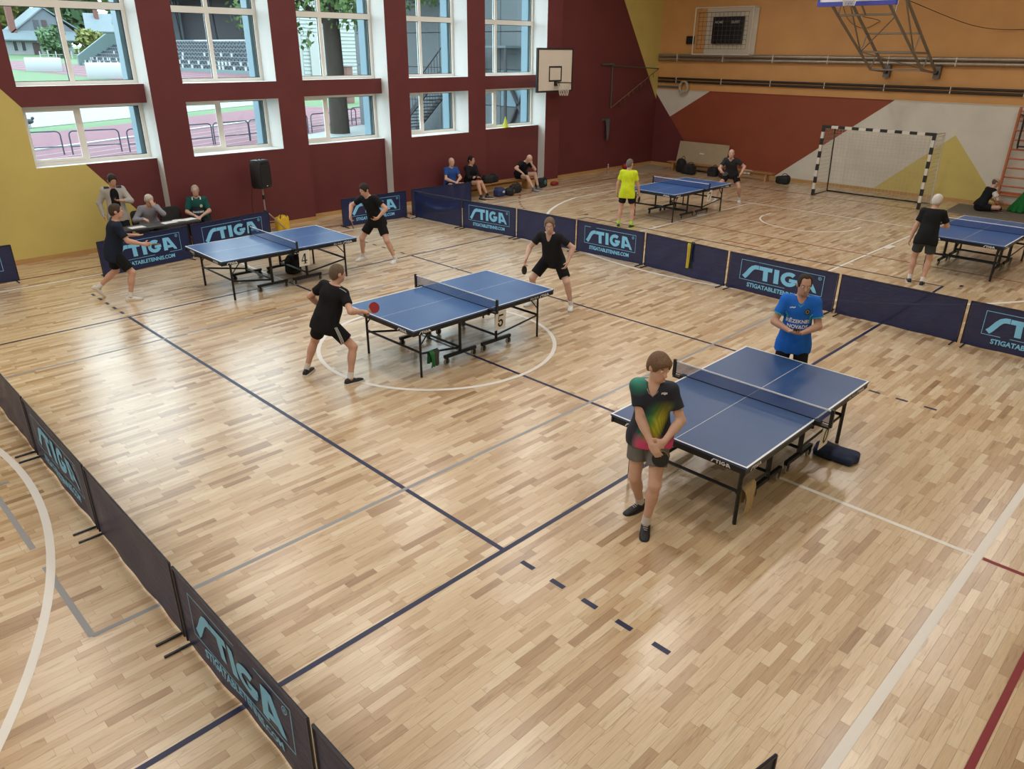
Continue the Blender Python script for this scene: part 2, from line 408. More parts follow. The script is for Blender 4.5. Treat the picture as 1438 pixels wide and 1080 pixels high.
# ---- windows
M_PVC = mat('white_window_plastic', '#e6e4de', .35); M_GASKET = mat('black_window_gasket', '#20242a', .6)
def glass_material():
    m, nt, b, N, L = shader('window_glass'); nt.nodes.remove(b)
    out = nt.nodes['Material Output']; t = N('ShaderNodeBsdfTransparent'); t.inputs[0].default_value = (.93, .97, .97, 1)
    g = N('ShaderNodeBsdfGlossy'); g.inputs['Roughness'].default_value = .02; f = N('ShaderNodeFresnel'); f.inputs[0].default_value = 1.45
    mx = N('ShaderNodeMixShader'); gm = N('ShaderNodeNewGeometry'); ff = math_node(nt, 'MULTIPLY', f.outputs[0], math_node(nt, 'SUBTRACT', 1., gm.outputs['Backfacing'])); L(ff, mx.inputs[0]); L(t.outputs[0], mx.inputs[1]); L(g.outputs[0], mx.inputs[2]); L(mx.outputs[0], out.inputs[0])
    return m
M_GLASS = glass_material()
M_CLAD = mat('pale_blue_cladding', '#5f7d8c', .5, var=.02, scale=2)
def window(n, x0, x1, z0, z1, mull, trans):
    """frame at y 9.72..9.80, glass behind, each pane its own mesh"""
    w = struct(MB().build('window_%d' % n, M_PVC)) if False else struct(link('window_%d' % n, None, None, (0, 0, 0)))
    ya, yb = 9.71, 9.80; t = .07
    fr = MB(); fr.box((x0, ya, z0), (x1, yb, z0+t)); fr.box((x0, ya, z1-t), (x1, yb, z1)); fr.box((x0, ya, z0+t), (x0+t, yb, z1-t)); fr.box((x1-t, ya, z0+t), (x1, yb, z1-t))
    fr.build('window_frame', M_PVC, w)
    xs = [x0+t]+sum([[q-.045, q+.045] for q in mull], [])+[x1-t]; zs = [z0+t]+sum([[q-.065, q+.065] for q in trans], [])+[z1-t]
    for q in mull: MB().box((q-.045, ya-.005, z0+t), (q+.045, yb, z1-t)).build('mullion', M_PVC, w)
    for q in trans: MB().box((x0+t, ya-.003, q-.065), (x1-t, yb, q+.065)).build('transom', M_PVC, w)
    for i in range(0, len(xs), 2):
        for j in range(0, len(zs), 2):
            a, c, d, e = xs[i], xs[i+1], zs[j], zs[j+1]
            MB().box((a, 9.765, d), (c, 9.771, e)).build('pane', M_GLASS, w)
            gk = MB(); k = .012
            gk.box((a, 9.745, d), (a+k, 9.763, e)); gk.box((c-k, 9.745, d), (c, 9.763, e)); gk.box((a+k, 9.745, d), (c-k, 9.763, d+k)); gk.box((a+k, 9.745, e-k), (c-k, 9.763, e))
            gk.build('gasket', M_GASKET, w)
            if z1 < 3.1 and i == 0:       # opening sash of the lower windows
                s = MB(); k = .05
                s.box((a, ya-.02, d), (a+k, ya-.001, e)); s.box((c-k, ya-.02, d), (c, ya-.001, e)); s.box((a+k, ya-.02, d), (c-k, ya-.001, d+k)); s.box((a+k, ya-.02, e-k), (c-k, ya-.001, e)); s.build('sash', M_PVC, w)
    # outside reveal with pale blue sheet cladding on the right-hand jamb
    c = MB(); c.box((x1-.16, 9.80, z0-.05), (x1+.06, YOUT+.22, z1+.05)); c.build('outer_jamb', M_CLAD, w)
    return w
MULL = [-1.5, 1.56, 4.47, 7.66, 10.6]
n = 0
for (x0, x1, fl), mu in zip(BAYS, MULL):
    n += 1; window(n, x0, x1, *LOW, [mu-.03], [])
    n += 1; window(n, x0, x1, *UPP, [mu], [4.89])
    for z0, z1 in (LOW, UPP):
        ld = bpy.data.lights.new('window_portal', 'AREA'); ld.shape = 'RECTANGLE'; ld.size = x1-x0-.1; ld.size_y = z1-z0-.1; ld.cycles.is_portal = True
        lo = link('window_portal', ld, None, ((x0+x1)/2, 9.70, (z0+z1)/2), (-PI/2, 0, 0)); lo['kind'] = 'structure'
# ---- ceiling lamps
M_LAMPBODY = mat('lamp_housing', '#d8d8d4', .5)
def lamp(x, y):
    t = thing('ceiling_lamp', 'long white fluorescent panel lamp fixed under the ceiling', 'lamp', (x, y, ZC), 0, 'ceiling lamps in rows')
    MB().box((-.75, -.2, -.1), (.75, .2, -.001)).build('housing', M_LAMPBODY, t)
    ld = bpy.data.lights.new('lamp_panel', 'AREA'); ld.shape = 'RECTANGLE'; ld.size = 1.4; ld.size_y = .35; ld.energy = LAMP_POWER; ld.color = (1., .97, .92)
    link('lamp_panel', ld, t, (0, 0, -.11))
for q in LAMP_SPOTS: lamp(*q)
# ================================================================== OUTSIDE THE WINDOWS
GZ = -.3
def omat(name, c, *a, **k):
    """outdoor material: a third of the reflectance of the given swatch"""
    v = lin(c); return mat(name, (v[0]*.32, v[1]*.32, v[2]*.32, 1.), *a, **k)
M_GRASS = omat('mown_grass', '#66965e', .9, var=.12, scale=.6); M_TRACK = omat('red_running_track', '#94526a', .85, var=.05, scale=.8)
M_PALE = omat('pale_wet_gravel', '#98a8a5', .6, var=.08, scale=.5); M_TLINE = omat('track_line_white', '#e8ecec', .7); M_PAVE = omat('pale_paving', '#ccd8da', .7, var=.05, scale=1.5)
struct(MB().add([(-300, 9.95, GZ-.02), (900, 9.95, GZ-.02), (900, 340, GZ-.02), (900, 420, 2.5), (900, 900, 4), (-300, 900, 4), (-300, 420, 2.5), (-300, 340, GZ-.02)], [(0, 1, 2, 7), (7, 2, 3, 6), (6, 3, 4, 5)]).build('outside_ground', M_GRASS))
TA = math.radians(27.5); TU = Vector((math.cos(TA), math.sin(TA))); TN = Vector((-math.sin(TA), math.cos(TA)))
def tp(u, n, z=0.): q = TU*u+TN*n; return (q.x, q.y, GZ+z)
def band(name, n0, n1, m, u0=-40, u1=48, z=0.):
    return struct(MB().add([tp(u0, n0, z), tp(u1, n0, z), tp(u1, n1, z), tp(u0, n1, z)], [(0, 1, 2, 3)]).build(name, m))
band('outside_paving', 6, 19.8, M_PAVE); track = band('running_track', 19.8, 33.7, M_TRACK, z=.004)
band('pale_field', 36.6, 68, M_PALE, -40, 60, z=.004)
for i, nn in enumerate((20.9, 22.1, 23.3, 24.5, 25.7)): 
    o = MB().add([tp(-40, nn, .012), tp(48, nn, .012), tp(48, nn+.07, .012), tp(-40, nn+.07, .012)], [(0, 1, 2, 3)]).build('lane_line', M_TLINE, track)
o = MB()
for k in range(60):
    u = -20+k; o.box((u+.01, 27.25, 0), (u+.99, 27.55, .07))
o.v = [tuple(Vector(tp(v[0], v[1], v[2]))) for v in o.v]; o.build('track_kerb', M_TLINE, track)
tr2 = struct(MB().add([(35, 96, GZ+.006), (61, 96, GZ+.006), (66, 285, GZ+.006), (42, 285, GZ+.006)], [(0, 1, 2, 3)]).build('far_running_track', M_TRACK))
for k in range(5): MB().add([(38+4*k, 96, GZ+.03), (38.15+4*k, 96, GZ+.03), (44.3+4*k, 285, GZ+.03), (44+4*k, 285, GZ+.03)], [(0, 1, 2, 3)]).build('lane_line', M_TLINE, tr2)
for cx_, cy_ in ((27.5, 47.), (31, 43.5)):
    pts = arc(cx_, cy_, 1.8, 0, 360, 32)[:-1]; v = [(x, y, GZ+.02) for x, y in pts]+[(cx_+(x-cx_)*.95, cy_+(y-cy_)*.95, GZ+.02) for x, y in pts]
    MB().add(v, [(i, (i+1) % 32, 32+(i+1) % 32, 32+i) for i in range(32)]).build('court_circle', M_TLINE, track)
# railings of bent tube
M_RAIL = omat('dark_blue_grey_railing', '#3c4a66', .5)
def railing(x, y, ang, label):
    t = thing('tube_railing', label, 'railing', (x, y, GZ), ang, 'bent tube railings along the running track')
    w, h, r = 2.0, 1.0, .18; P = [(0, 0, 0)]+[(r-r*math.cos(a), 0, h-r+r*math.sin(a)) for a in np.linspace(0, PI/2, 6)]+[(w-r+r*math.sin(a), 0, h-r+r*math.cos(a)) for a in np.linspace(0, PI/2, 6)]+[(w, 0, 0)]
    MB().tube(P, .03, 8).build('hoop', M_RAIL, t, True); MB().tube([(0, 0, .35), (w, 0, .35)], .025, 8).build('lower_bar', M_RAIL, t, True)
for k, (x, y) in enumerate(((1.6, 30.5), (3.85, 29.9), (6.05, 29.2), (8.2, 29.3), (10.3, 29.6), (12.4, 30.0), (14.65, 30.8), (16.9, 31.4), (19.4, 33.0), (21.5, 34.2))):
    a = math.atan2(-.35 if k < 3 else .25 if k < 6 else .5, 2.0)
    railing(x, y, a, 'dark bent tube railing standing at the edge of the red running track')
# birds on the pale field
M_BIRD = omat('dark_grey_bird', '#4a5464', .8)
for k, (u, n_, a) in enumerate(((26.0, 36.9, .3), (32.5, 49.5, 2.), (33.5, 46.5, 1.), (35.5, 46.8, .2), (44, 46, 2.5), (46, 47, 0.))):
    x, y, z = tp(u, n_); b = thing('crow', 'small dark grey crow standing on the pale field outside', 'bird', (x, y, z+.004), a, 'crows on the pale field')
    s = 1.5
    MB().ball((0, 0, .22*s), (.2*s, .09*s, .1*s), 10, 6).ball((.17*s, 0, .33*s), (.07*s, .055*s, .06*s), 8, 6).add([(.23*s, .02*s, .33*s), (.23*s, -.02*s, .33*s), (.32*s, 0, .31*s)], [(0, 1, 2)]).build('body', M_BIRD, b, True)
    MB().add([(-.15*s, -.05*s, .22*s), (-.15*s, .05*s, .22*s), (-.38*s, .06*s, .15*s), (-.38*s, -.06*s, .15*s), (-.15*s, 0, .26*s), (-.36*s, 0, .18*s)], [(0, 1, 4), (1, 2, 5, 4), (3, 0, 4, 5), (0, 3, 2, 1), (3, 5, 2)]).build('tail', M_BIRD, b)
    for sy in (-.04, .04): MB().tube([(0, sy*s, 0), (0.01, sy*s, .16*s)], .012*s, 5).build('leg', M_BIRD, b)
# two white dugouts on the far grass
M_DUG = omat('white_dugout_shell', '#c4cccf', .5); M_DUGIN = omat('grey_dugout_inside', '#9fb0b8', .7)
def dugout(x, y, ln, r, ang, label):
    t = thing('dugout', label, 'shelter', (x, y, GZ), ang)
    a = np.linspace(0, PI*.62, 14); b = MB(); v = []
    for q in a: v += [(-r*math.cos(q)*-1-r*.2, -ln/2, r*math.sin(q)), (r*math.cos(q)-r*.2, ln/2, r*math.sin(q))]
    v2 = [(p_[0]*.97, p_[1], p_[2]*.97) for p_ in v]; n_ = len(v)
    f = [(2*i, 2*i+2, 2*i+3, 2*i+1) for i in range(len(a)-1)]
    b.add(v+v2, f+[tuple(reversed([k+n_ for k in q])) for q in f]).build('shell', M_DUG, t, 'all')
    for s, nm in ((-1, 'end_panel'), (1, 'end_panel')):
        pts = [(r*math.cos(q)-r*.2, r*math.sin(q)) for q in a]+[(-.5*r, 0)]
        MB().add([(px, s*ln/2, pz) for px, pz in pts], [tuple(range(len(pts)))]).build(nm, M_DUGIN, t)
    MB().box((-r*.3, -ln*.46, .3), (.1*r, ln*.46, .5)).build('bench', M_DUGIN, t)
dugout(39.5, 163, 6, 2.4, PI*1.5-.3, 'white rounded dugout shelter on the far grass by the house')
dugout(37.5, 121, 7.5, 2.2, PI*1.5-.3, 'white rounded dugout shelter in front of the stadium seats')
# grandstand
M_CONC = omat('grey_green_concrete', '#8fb0b2', .8, var=.05, scale=.3); M_SEATD = omat('dark_blue_seat_rows', '#3a465c', .6); M_SEATW = omat('white_seats', '#e6ebee', .5)
M_STANDBLUE = omat('blue_roof_fascia', '#6fa9cc', .6); M_STANDDARK = omat('dark_stand_interior', '#2a3444', .8); M_STANDWALL = omat('pale_stand_wall', '#9db4bd', .7)
st = thing('grandstand', 'grey stadium grandstand with dark seat rows and blue roof fascia', 'grandstand', (62, 100, GZ))
for k in range(7):
    MB().box((k*1.4, 0, 0), (10.5, 114+k*.9, .62+.72*k) if k == 0 else (10.5, 114, .62+.72*k)).build('step', M_CONC, st) if k == 0 else MB().box((k*1.4, 0, .62+.72*(k-1)), (10.5, 114, .62+.72*k)).build('step', M_CONC, st)
    r = MB(); 
    for j in range(76): y = 1+j*1.48; r.box((k*1.4+.55, y, .62+.72*k), (k*1.4+1.1, y+1.1, .62+.72*k+.3)); r.box((k*1.4+.95, y, .62+.72*k+.3), (k*1.4+1.1, y+1.1, .62+.72*k+.62))
    tag(r.build('seat_row', M_SEATD, st), kind='stuff')
w = MB(); rs = random.Random(5)
for k in range(7):
    for j in range(76):
        if (k < 2 and j % 3 == 0) or rs.random() < (.10 if k < 4 else .03): y = 1+j*1.48; w.box((k*1.4+.35, y, .62+.72*k), (k*1.4+.5, y+.75, .62+.72*k+.6))
tag(w.build('white_seat', M_SEATW, st), 'scattered white seats', kind='stuff')
MB().add([(-.6, 114, 0), (10.5, 114, 0), (10.5, 114, 7.4), (7.2, 114, 7.4), (-.6, 114, 2.2), (-.6, 115, 0), (10.5, 115, 0), (10.5, 115, 7.4), (7.2, 115, 7.4), (-.6, 115, 2.2)], [(0, 1, 2, 3, 4), (9, 8, 7, 6, 5), (0, 4, 9, 5), (4, 3, 8, 9), (3, 2, 7, 8)]).build('end_parapet', M_CONC, st)
MB().box((10.5, 0, 0), (11.2, 113, 5.9)).build('terrace_wall', M_STANDWALL, st); MB().box((10.3, 0, 5.0), (10.5, 70, 5.9)).build('white_rail', M_SEATW, st)
MB().box((16, 0, 0), (16.5, 107, 16)).build('back_wall', M_STANDDARK, st); MB().box((9, -2, 14.3), (17, 108, 16.2)).build('roof', M_STANDBLUE, st)
MB().box((12.2, 88, 5.9), (16, 104, 14.3)).build('booth', M_STANDWALL, st)
bw = MB()
for r_ in range(2):
    for j in range(7): bw.box((12.05, 90.5+j*1.6, 8.2+r_*2.4), (12.2, 91.6+j*1.6, 10.2+r_*2.4))
bw.build('booth_window', M_SEATW, st)
for y in (6, 24, 42, 60, 78): MB().tube([(11, y, 5.9), (10.2, y, 14.3)], .25, 6).build('post', M_STANDDARK, st); MB().tube([(11, y, 5.9), (14, y+7, 14.3)], .15, 6).build('brace', M_STANDDARK, st)
# foliage: many separate leaf blades in a crown
def leaf_cloud(name, m, parent, balls, n, size, seed):
    g = np.random.default_rng(seed); tot = sum(b[3]*b[4]*b[5] for b in balls); V = []
    for cx, cy, cz, rx, ry, rz in balls:
        k = max(20, int(n*rx*ry*rz/tot)); d = g.normal(size=(k, 3)); d /= np.linalg.norm(d, axis=1)[:, None]; d *= (g.random(k)**.4)[:, None]
        c = d*[rx, ry, rz]+[cx, cy, cz]; a = g.normal(size=(k, 3)); a /= np.linalg.norm(a, axis=1)[:, None]; b_ = np.cross(a, g.normal(size=(k, 3))); b_ /= np.linalg.norm(b_, axis=1)[:, None]
        s = size*g.uniform(.6, 1.3, (k, 1)); V.append(np.stack([c-a*s, c-b_*s*.55, c+a*s, c+b_*s*.55], 1))
    V = np.concatenate(V); k = len(V); me = bpy.data.meshes.new(name); me.vertices.add(k*4); me.vertices.foreach_set('co', V.reshape(-1))
    me.loops.add(k*4); me.loops.foreach_set('vertex_index', np.arange(k*4, dtype=np.int32)); me.polygons.add(k)
    me.polygons.foreach_set('loop_start', np.arange(0, k*4, 4, dtype=np.int32)); me.polygons.foreach_set('loop_total', np.full(k, 4, dtype=np.int32))
    me.polygons.foreach_set('use_smooth', np.zeros(k, bool)); me.materials.append(m); me.update(calc_edges=True)
    return link(name, me, parent)
M_LEAF = [omat('green_leaves', '#6f9c4a', .7, var=.3, scale=.5), omat('dark_green_leaves', '#4f8050', .7, var=.3, scale=.12), omat('yellow_green_leaves', '#a5b058', .7, var=.25, scale=.12), omat('mid_green_leaves', '#6fa06a', .7, var=.3, scale=.12)]
M_BARK = omat('dark_bark', '#4a4238', .9, var=.3, scale=6, bump=.5, stretch=(1, 1, .3))
def tree(x, y, h, rx, kind, label, n=900, size=1.6, gz=0., seed=0, name='tree', trunk_r=.5, group=None):
    t = thing(name, label, 'tree' if name != 'bush' else 'bush', (x, y, gz), 0, group); rs = random.Random(seed*31+int(x)); balls = []
    for k in range(9): balls.append((rs.uniform(-.5, .5)*rx, rs.uniform(-.4, .4)*rx, h*(.2+.075*k+rs.uniform(-.04, .04)), rx*rs.uniform(.45, .7), rx*rs.uniform(.45, .7), h*rs.uniform(.14, .24)))
    leaf_cloud('crown', M_LEAF[kind], t, balls, n, size, seed)
    MB().tube([(0, 0, 0), (.1*rx, 0, h*.5)], [trunk_r, trunk_r*.6], 8).build('trunk', M_BARK, t, True)
sd = 1
LBL = ['leafy green tree in the wood behind the house', 'dark green tree in the wood behind the house', 'yellowing tree in the wood behind the house', 'mid green tree in the wood behind the house']
for k in range(14):
    x = 40+k*15; kd = (1, 3, 0, 1, 2, 3)[k % 6]
    tree(x, 445+26*(k % 2), 46+5*((k*7) % 3), 12.5, kd, LBL[kd], 2600, 3.0, 4, sd, group='trees of the wood behind the house'); sd += 1
for x, y, h, r, kd, lb in ((93, 342, 12, 5, 3, 'green fruit tree beside the pale house'), (124, 352, 18, 6, 0, 'tall leafy tree between the pale house and the grey roofed house'), (106, 338, 11, 6, 2, 'yellowing round bush tree in the house garden'),
                           (138, 344, 10, 4.5, 3, 'low green tree in front of the grey roofed house')):
    tree(x, y, h, r, kd, lb, 1300, 1.0, GZ, sd); sd += 1
for x, y, h, r, kd, lb in ((92, 112, 34, 13, 3, 'green tree rising behind the grandstand roof, near the blue jamb'), (97, 142, 34, 13, 0, 'leafy tree rising behind the middle of the grandstand roof'), (97, 172, 34, 13, 2, 'yellow green tree rising behind the grandstand booth'), (98, 200, 30, 12, 1, 'dark green tree rising behind the end of the grandstand')):
    tree(x, y, h, r, kd, lb, 2600, 1.5, GZ, sd); sd += 1
# pale house with a gable
M_HOUSEW = omat('pale_house_wall', '#c3ccd2', .8, var=.05, scale=.3); M_GABLE = omat('grey_board_gable', '#8b98a8', .8, var=.1, scale=1, stretch=(4, 1, .2)); M_ROOF = omat('blue_grey_roof', '#8fa6b2', .6, var=.06, scale=.5); M_HWIN = omat('dark_house_window', '#3c4656', .3); M_HDOOR = omat('brown_house_door', '#5a4048', .6); M_BRICKC = omat('brick_chimney', '#a06a60', .8)
hs = thing('house', 'pale house with grey gable and blue grey roof beyond the track', 'house', (82, 370, .2))
MB().box((0, 0, 0), (26, 16, 7)).build('wall', M_HOUSEW, hs)
MB().add([(3, -.2, 7), (31, -.2, 7), (17.5, -.2, 18), (3, 16, 7), (31, 16, 7), (17.5, 16, 18)], [(0, 1, 2), (5, 4, 3), (0, 3, 4, 1)]).build('gable', M_GABLE, hs)
MB().add([(17.5, -1, 18.6), (37, -1, 5.5), (37, 17, 5.5), (17.5, 17, 18.6), (17.5, -1, 18), (37, -1, 5), (37, 17, 5), (17.5, 17, 18)], [(0, 1, 2, 3), (7, 6, 5, 4), (0, 4, 5, 1), (1, 5, 6, 2)]).add([(17.5, -1, 18.6), (1, -1, 6.5), (1, 17, 6.5), (17.5, 17, 18.6), (17.5, -1, 18), (1, -1, 6), (1, 17, 6), (17.5, 17, 18)], [(3, 2, 1, 0), (4, 5, 6, 7), (1, 5, 4, 0)]).build('roof', M_ROOF, hs)
MB().add([(-2, -3, 6.2), (28, -3, 6.2), (28, 0, 9.8), (1, 0, 9.8), (-2, -3, 5.8), (28, -3, 5.8)], [(0, 1, 2, 3), (4, 5, 1, 0)]).build('porch_roof', M_ROOF, hs)
MB().box((4, -1, 8), (6.2, 1.2, 18.5)).build('chimney', M_BRICKC, hs)
for x, z, w_, h_ in ((4, 2, 1.3, 3.4), (7, 2, 1.3, 3.4), (20, 1.2, 1.8, 1.5)): f = MB().box((x-.2, -.15, z-.2), (x+w_+.2, -.02, z+h_+.2)).build('window', M_SEATW, hs); MB().box((x, -.25, z), (x+w_, -.12, z+h_)).build('pane', M_HWIN, f)
MB().box((11, -.2, 0), (13.6, -.02, 5)).build('door', M_HDOOR, hs)
f = MB().box((13, -.4, 10.2), (15, -.2, 13.6)).build('gable_window', M_HWIN, hs); MB().box((16, -.4, 10), (18, -.2, 13.6)).build('shutter', M_HDOOR, hs)
h2 = thing('house', 'house with a wide grey roof behind the garden trees', 'house', (118, 382, .2))
MB().box((2, 0, 0), (24, 14, 10)).build('wall', M_HOUSEW, h2); MB().add([(0, -1, 10), (28, -1, 10), (28, 8, 17.5), (3, 8, 17.5), (0, -1, 9.6), (28, -1, 9.6)], [(0, 1, 2, 3), (4, 5, 1, 0)]).build('roof', M_ROOF, h2)
MB().box((7, 5, 14), (8.6, 6.6, 19)).build('chimney', M_BRICKC, h2); MB().box((14, -.2, 3.5), (17, -.02, 7)).build('window', M_HWIN, h2)
M_PICKET = omat('white_picket_fence', '#d6dee2', .7)
pk = thing('picket_fence', 'white picket fence along the grass bank below the house', 'fence', (84, 330, GZ))
for k in range(17): MB().box((k*2.7, -.15, 0), (k*2.7+.35, .15, 2.6+.4*(k % 2))).build('picket', M_PICKET, pk)
MB().box((0, .16, 1.4), (44, .26, 1.6)).build('fence_rail', M_PICKET, pk)
# big tree in front of the third window, white sided building, brick gate pillars
bt = thing('large_tree', 'large old tree with dark mottled trunk close outside the windows', 'tree', (18.0, 30.2, GZ))
MB().tube([(0, 0, 0), (.03, .03, 3), (-.05, 0, 7), (-.3, .2, 11)], [.56, .48, .44, .3], 14).build('trunk', M_BARK, bt, True)
rs = random.Random(3); balls = [(rs.uniform(-5, 4.5), rs.uniform(-4, 3), rs.uniform(6.6, 13), rs.uniform(1.5, 2.4), rs.uniform(1.5, 2.4), rs.uniform(.8, 1.5)) for _ in range(30)]+[(-2.6, 1.2, 6.0, 1.5, 1.2, 1.0), (-1.4, .6, 5.0, .6, .6, .9), (-3.2, .2, 5.4, 1.1, .9, .8), (-.6, -1.4, 6.2, 1.2, .8, .9), (1.2, -1.2, 6.0, 1.2, .8, 1.0), (-4.4, 1.0, 6.0, 1.2, 1.0, 1.0)]
tag(leaf_cloud('leaves', M_LEAF[0], bt, balls, 12000, .17, 4), kind='stuff')
for a, b in (((0, 0, 5.5), (-2.8, 1.3, 7.2)), ((0, 0, 6.5), (3, -1, 9)), ((0, 0, 8), (-2, -3, 11))): MB().tube([a, ((a[0]+b[0])/2, (a[1]+b[1])/2, (a[2]+b[2])/2+.3), b], [.2, .13, .06], 8).build('branch', M_BARK, bt, True)
M_SIDING = omat('white_board_siding', '#dbe4e2', .7); sb = thing('white_building', 'white building with horizontal board siding behind the large tree', 'building', (48, 84, GZ))
MB().box((0, 0, 0), (15, 10, 12)).build('wall', M_SIDING, sb)
for k in range(26): MB().add([(-.0, -.02, k*.45), (15, -.02, k*.45), (15, -.12, k*.45+.02), (-.0, -.12, k*.45+.02), (0, -.02, k*.45+.45), (15, -.02, k*.45+.45)], [(3, 2, 5, 4), (0, 1, 2, 3)]).build('board', M_SIDING, sb)
MB().box((1, -.3, 0), (4, -.14, 6)).build('door', M_TLINE, sb)
M_GATE = omat('red_brick_pillar', '#a8766c', .8, var=.15, scale=3)
for x, y in ((33, 52), (42, 58)):
    t = thing('brick_pillar', 'red brick gate pillar with pale cap beside the white building', 'pillar', (x, y, GZ), .5, 'brick gate pillars'); MB().box((-.5, -.5, 0), (.5, .5, 3)).build('shaft', M_GATE, t); MB().box((-.6, -.6, 3), (.6, .6, 3.15)).build('cap', M_PAVE, t)
# side wing of the building with panels, steel stair
M_PANEL = omat('grey_facade_panel', '#74848c', .5, var=.04, scale=.6); M_STEEL = omat('dark_grey_steel', '#3f444c', .5, metal=.3); M_PANELB = omat('blue_facade_panel', '#8fb6c9', .5, var=.03, scale=.6); M_DKPANEL = omat('dark_facade_panel', '#5b6770', .5)
wing = struct(MB().box((22.1, 9.9, GZ), (30, 34, 10)).build('wing_wall', M_STEEL))
k = 0
for yy in np.arange(10.0, 34, 1.6):
    for zz in np.arange(GZ, 9, 1.75):
        m_ = M_PANELB if yy < 14.5 else (M_PANEL if (yy > 21 or zz > 3) else (M_PANELB if zz > 1.2 else M_DKPANEL))
        MB().box((22.02, yy+.02, zz+.02), (22.1, min(yy+1.58, 33.98), zz+1.73)).build('panel', m_, wing)
for yy, z0, z1, w_ in ((18.95, GZ, 9, .35), (16.6, GZ, 9, .3), (24.3, 4.1, 9, .3)): MB().box((21.8, yy-w_/2, z0), (22.0, yy+w_/2, z1)).build('column', M_STEEL, wing)
for a, b in (((21.9, 20.5, 2.6), (21.9, 19.0, 0.4)), ((21.9, 19.2, 2.6), (21.9, 20.6, .2))): MB().tube([a, b], .1, 6).build('brace', M_STEEL, wing)
sr = thing('steel_staircase', 'grey steel outdoor staircase with barred railing against the panelled wing', 'staircase', (0, 0, 0))
sl = (4.3-.2)/(23.6-27.0+.0)          # rise per metre of y
SY0, SZ0, SY1, SZ1 = 27.4, -.28, 21.6, 4.3
for x in (19.9, 21.3):
    b = MB(); dy, dz = SY1-SY0, SZ1-SZ0
    b.add([(x-.04, SY0, SZ0), (x+.04, SY0, SZ0), (x+.04, SY0, SZ0+.3), (x-.04, SY0, SZ0+.3), (x-.04, SY1, SZ1), (x+.04, SY1, SZ1), (x+.04, SY1, SZ1+.3), (x-.04, SY1, SZ1+.3)], [(0, 1, 2, 3), (7, 6, 5, 4), (0, 4, 5, 1), (1, 5, 6, 2), (2, 6, 7, 3), (3, 7, 4, 0)]).build('stringer', M_STEEL, sr)
for k in range(24):
    t = k/24; y, z = SY0+(SY1-SY0)*t, SZ0+(SZ1-SZ0)*t
    MB().box((19.95, y-.22, z+.17), (21.25, y+.03, z+.2)).build('tread', M_STEEL, sr)
    for x in (19.9, 21.3): MB().tube([(x, y-.1, z+.25), (x, y-.1, z+1.25)], .015, 5).build('baluster', M_STEEL, sr)
for x in (19.9, 21.3): MB().tube([(x, SY0, SZ0+1.25), (x, SY1, SZ1+1.25)], .035, 6).build('handrail', M_STEEL, sr)
MB().box((19.8, 18.6, 4.2), (22.0, 21.6, 4.3)).build('landing', M_PANEL, sr)
for y in (18.7, 21.5): MB().tube([(19.9, y, GZ), (19.9, y, 4.2)], .08, 8).build('post', M_STEEL, sr, True)
# ================================================================== TABLES
M_TOPS = {}
def top_mat(key, c):
    m, nt, b, N, L = shader(key); b.inputs['Base Color'].default_value = (*lin(c), 1); b.inputs['Roughness'].default_value = .3; b.inputs['Specular IOR Level'].default_value = .5
    tc = N('ShaderNodeTexCoord'); n = N('ShaderNodeTexNoise'); n.inputs['Scale'].default_value = 2.; n.inputs['Detail'].default_value = 3; L(tc.outputs['Object'], n.inputs['Vector'])
    mr = N('ShaderNodeMapRange'); mr.inputs['To Min'].default_value = .26; mr.inputs['To Max'].default_value = .42; L(n.outputs[0], mr.inputs[0]); L(mr.outputs[0], b.inputs['Roughness'])
    return m
M_TOP = top_mat('blue_table_surface', '#30588f'); M_TOP2 = top_mat('darker_blue_table_surface', '#2c4a78')
M_BLACKMET = mat('black_painted_steel', '#16171a', .45, spec=.4); M_WHITEP = mat('white_print', '#d9dbdc', .6); M_CASTER = mat('grey_caster_tyre', '#8d8a80', .6); M_CASTERD = mat('dark_caster_hub', '#2a2a2c', .5)
M_TAPE = mat('white_net_tape', '#d8dde2', .7); M_BLKPLA = mat('black_plastic', '#141518', .5)
def net_material():
    m, nt, b, N, L = shader('blue_net_mesh'); out = nt.nodes['Material Output']
    b.inputs['Base Color'].default_value = (*lin('#22407c'), 1); b.inputs['Roughness'].default_value = .8
    t = N('ShaderNodeBsdfTransparent'); mx = N('ShaderNodeMixShader'); mx.inputs[0].default_value = .64
    L(t.outputs[0], mx.inputs[1]); L(b.outputs[0], mx.inputs[2]); L(mx.outputs[0], out.inputs[0]); return m
M_NET = net_material()
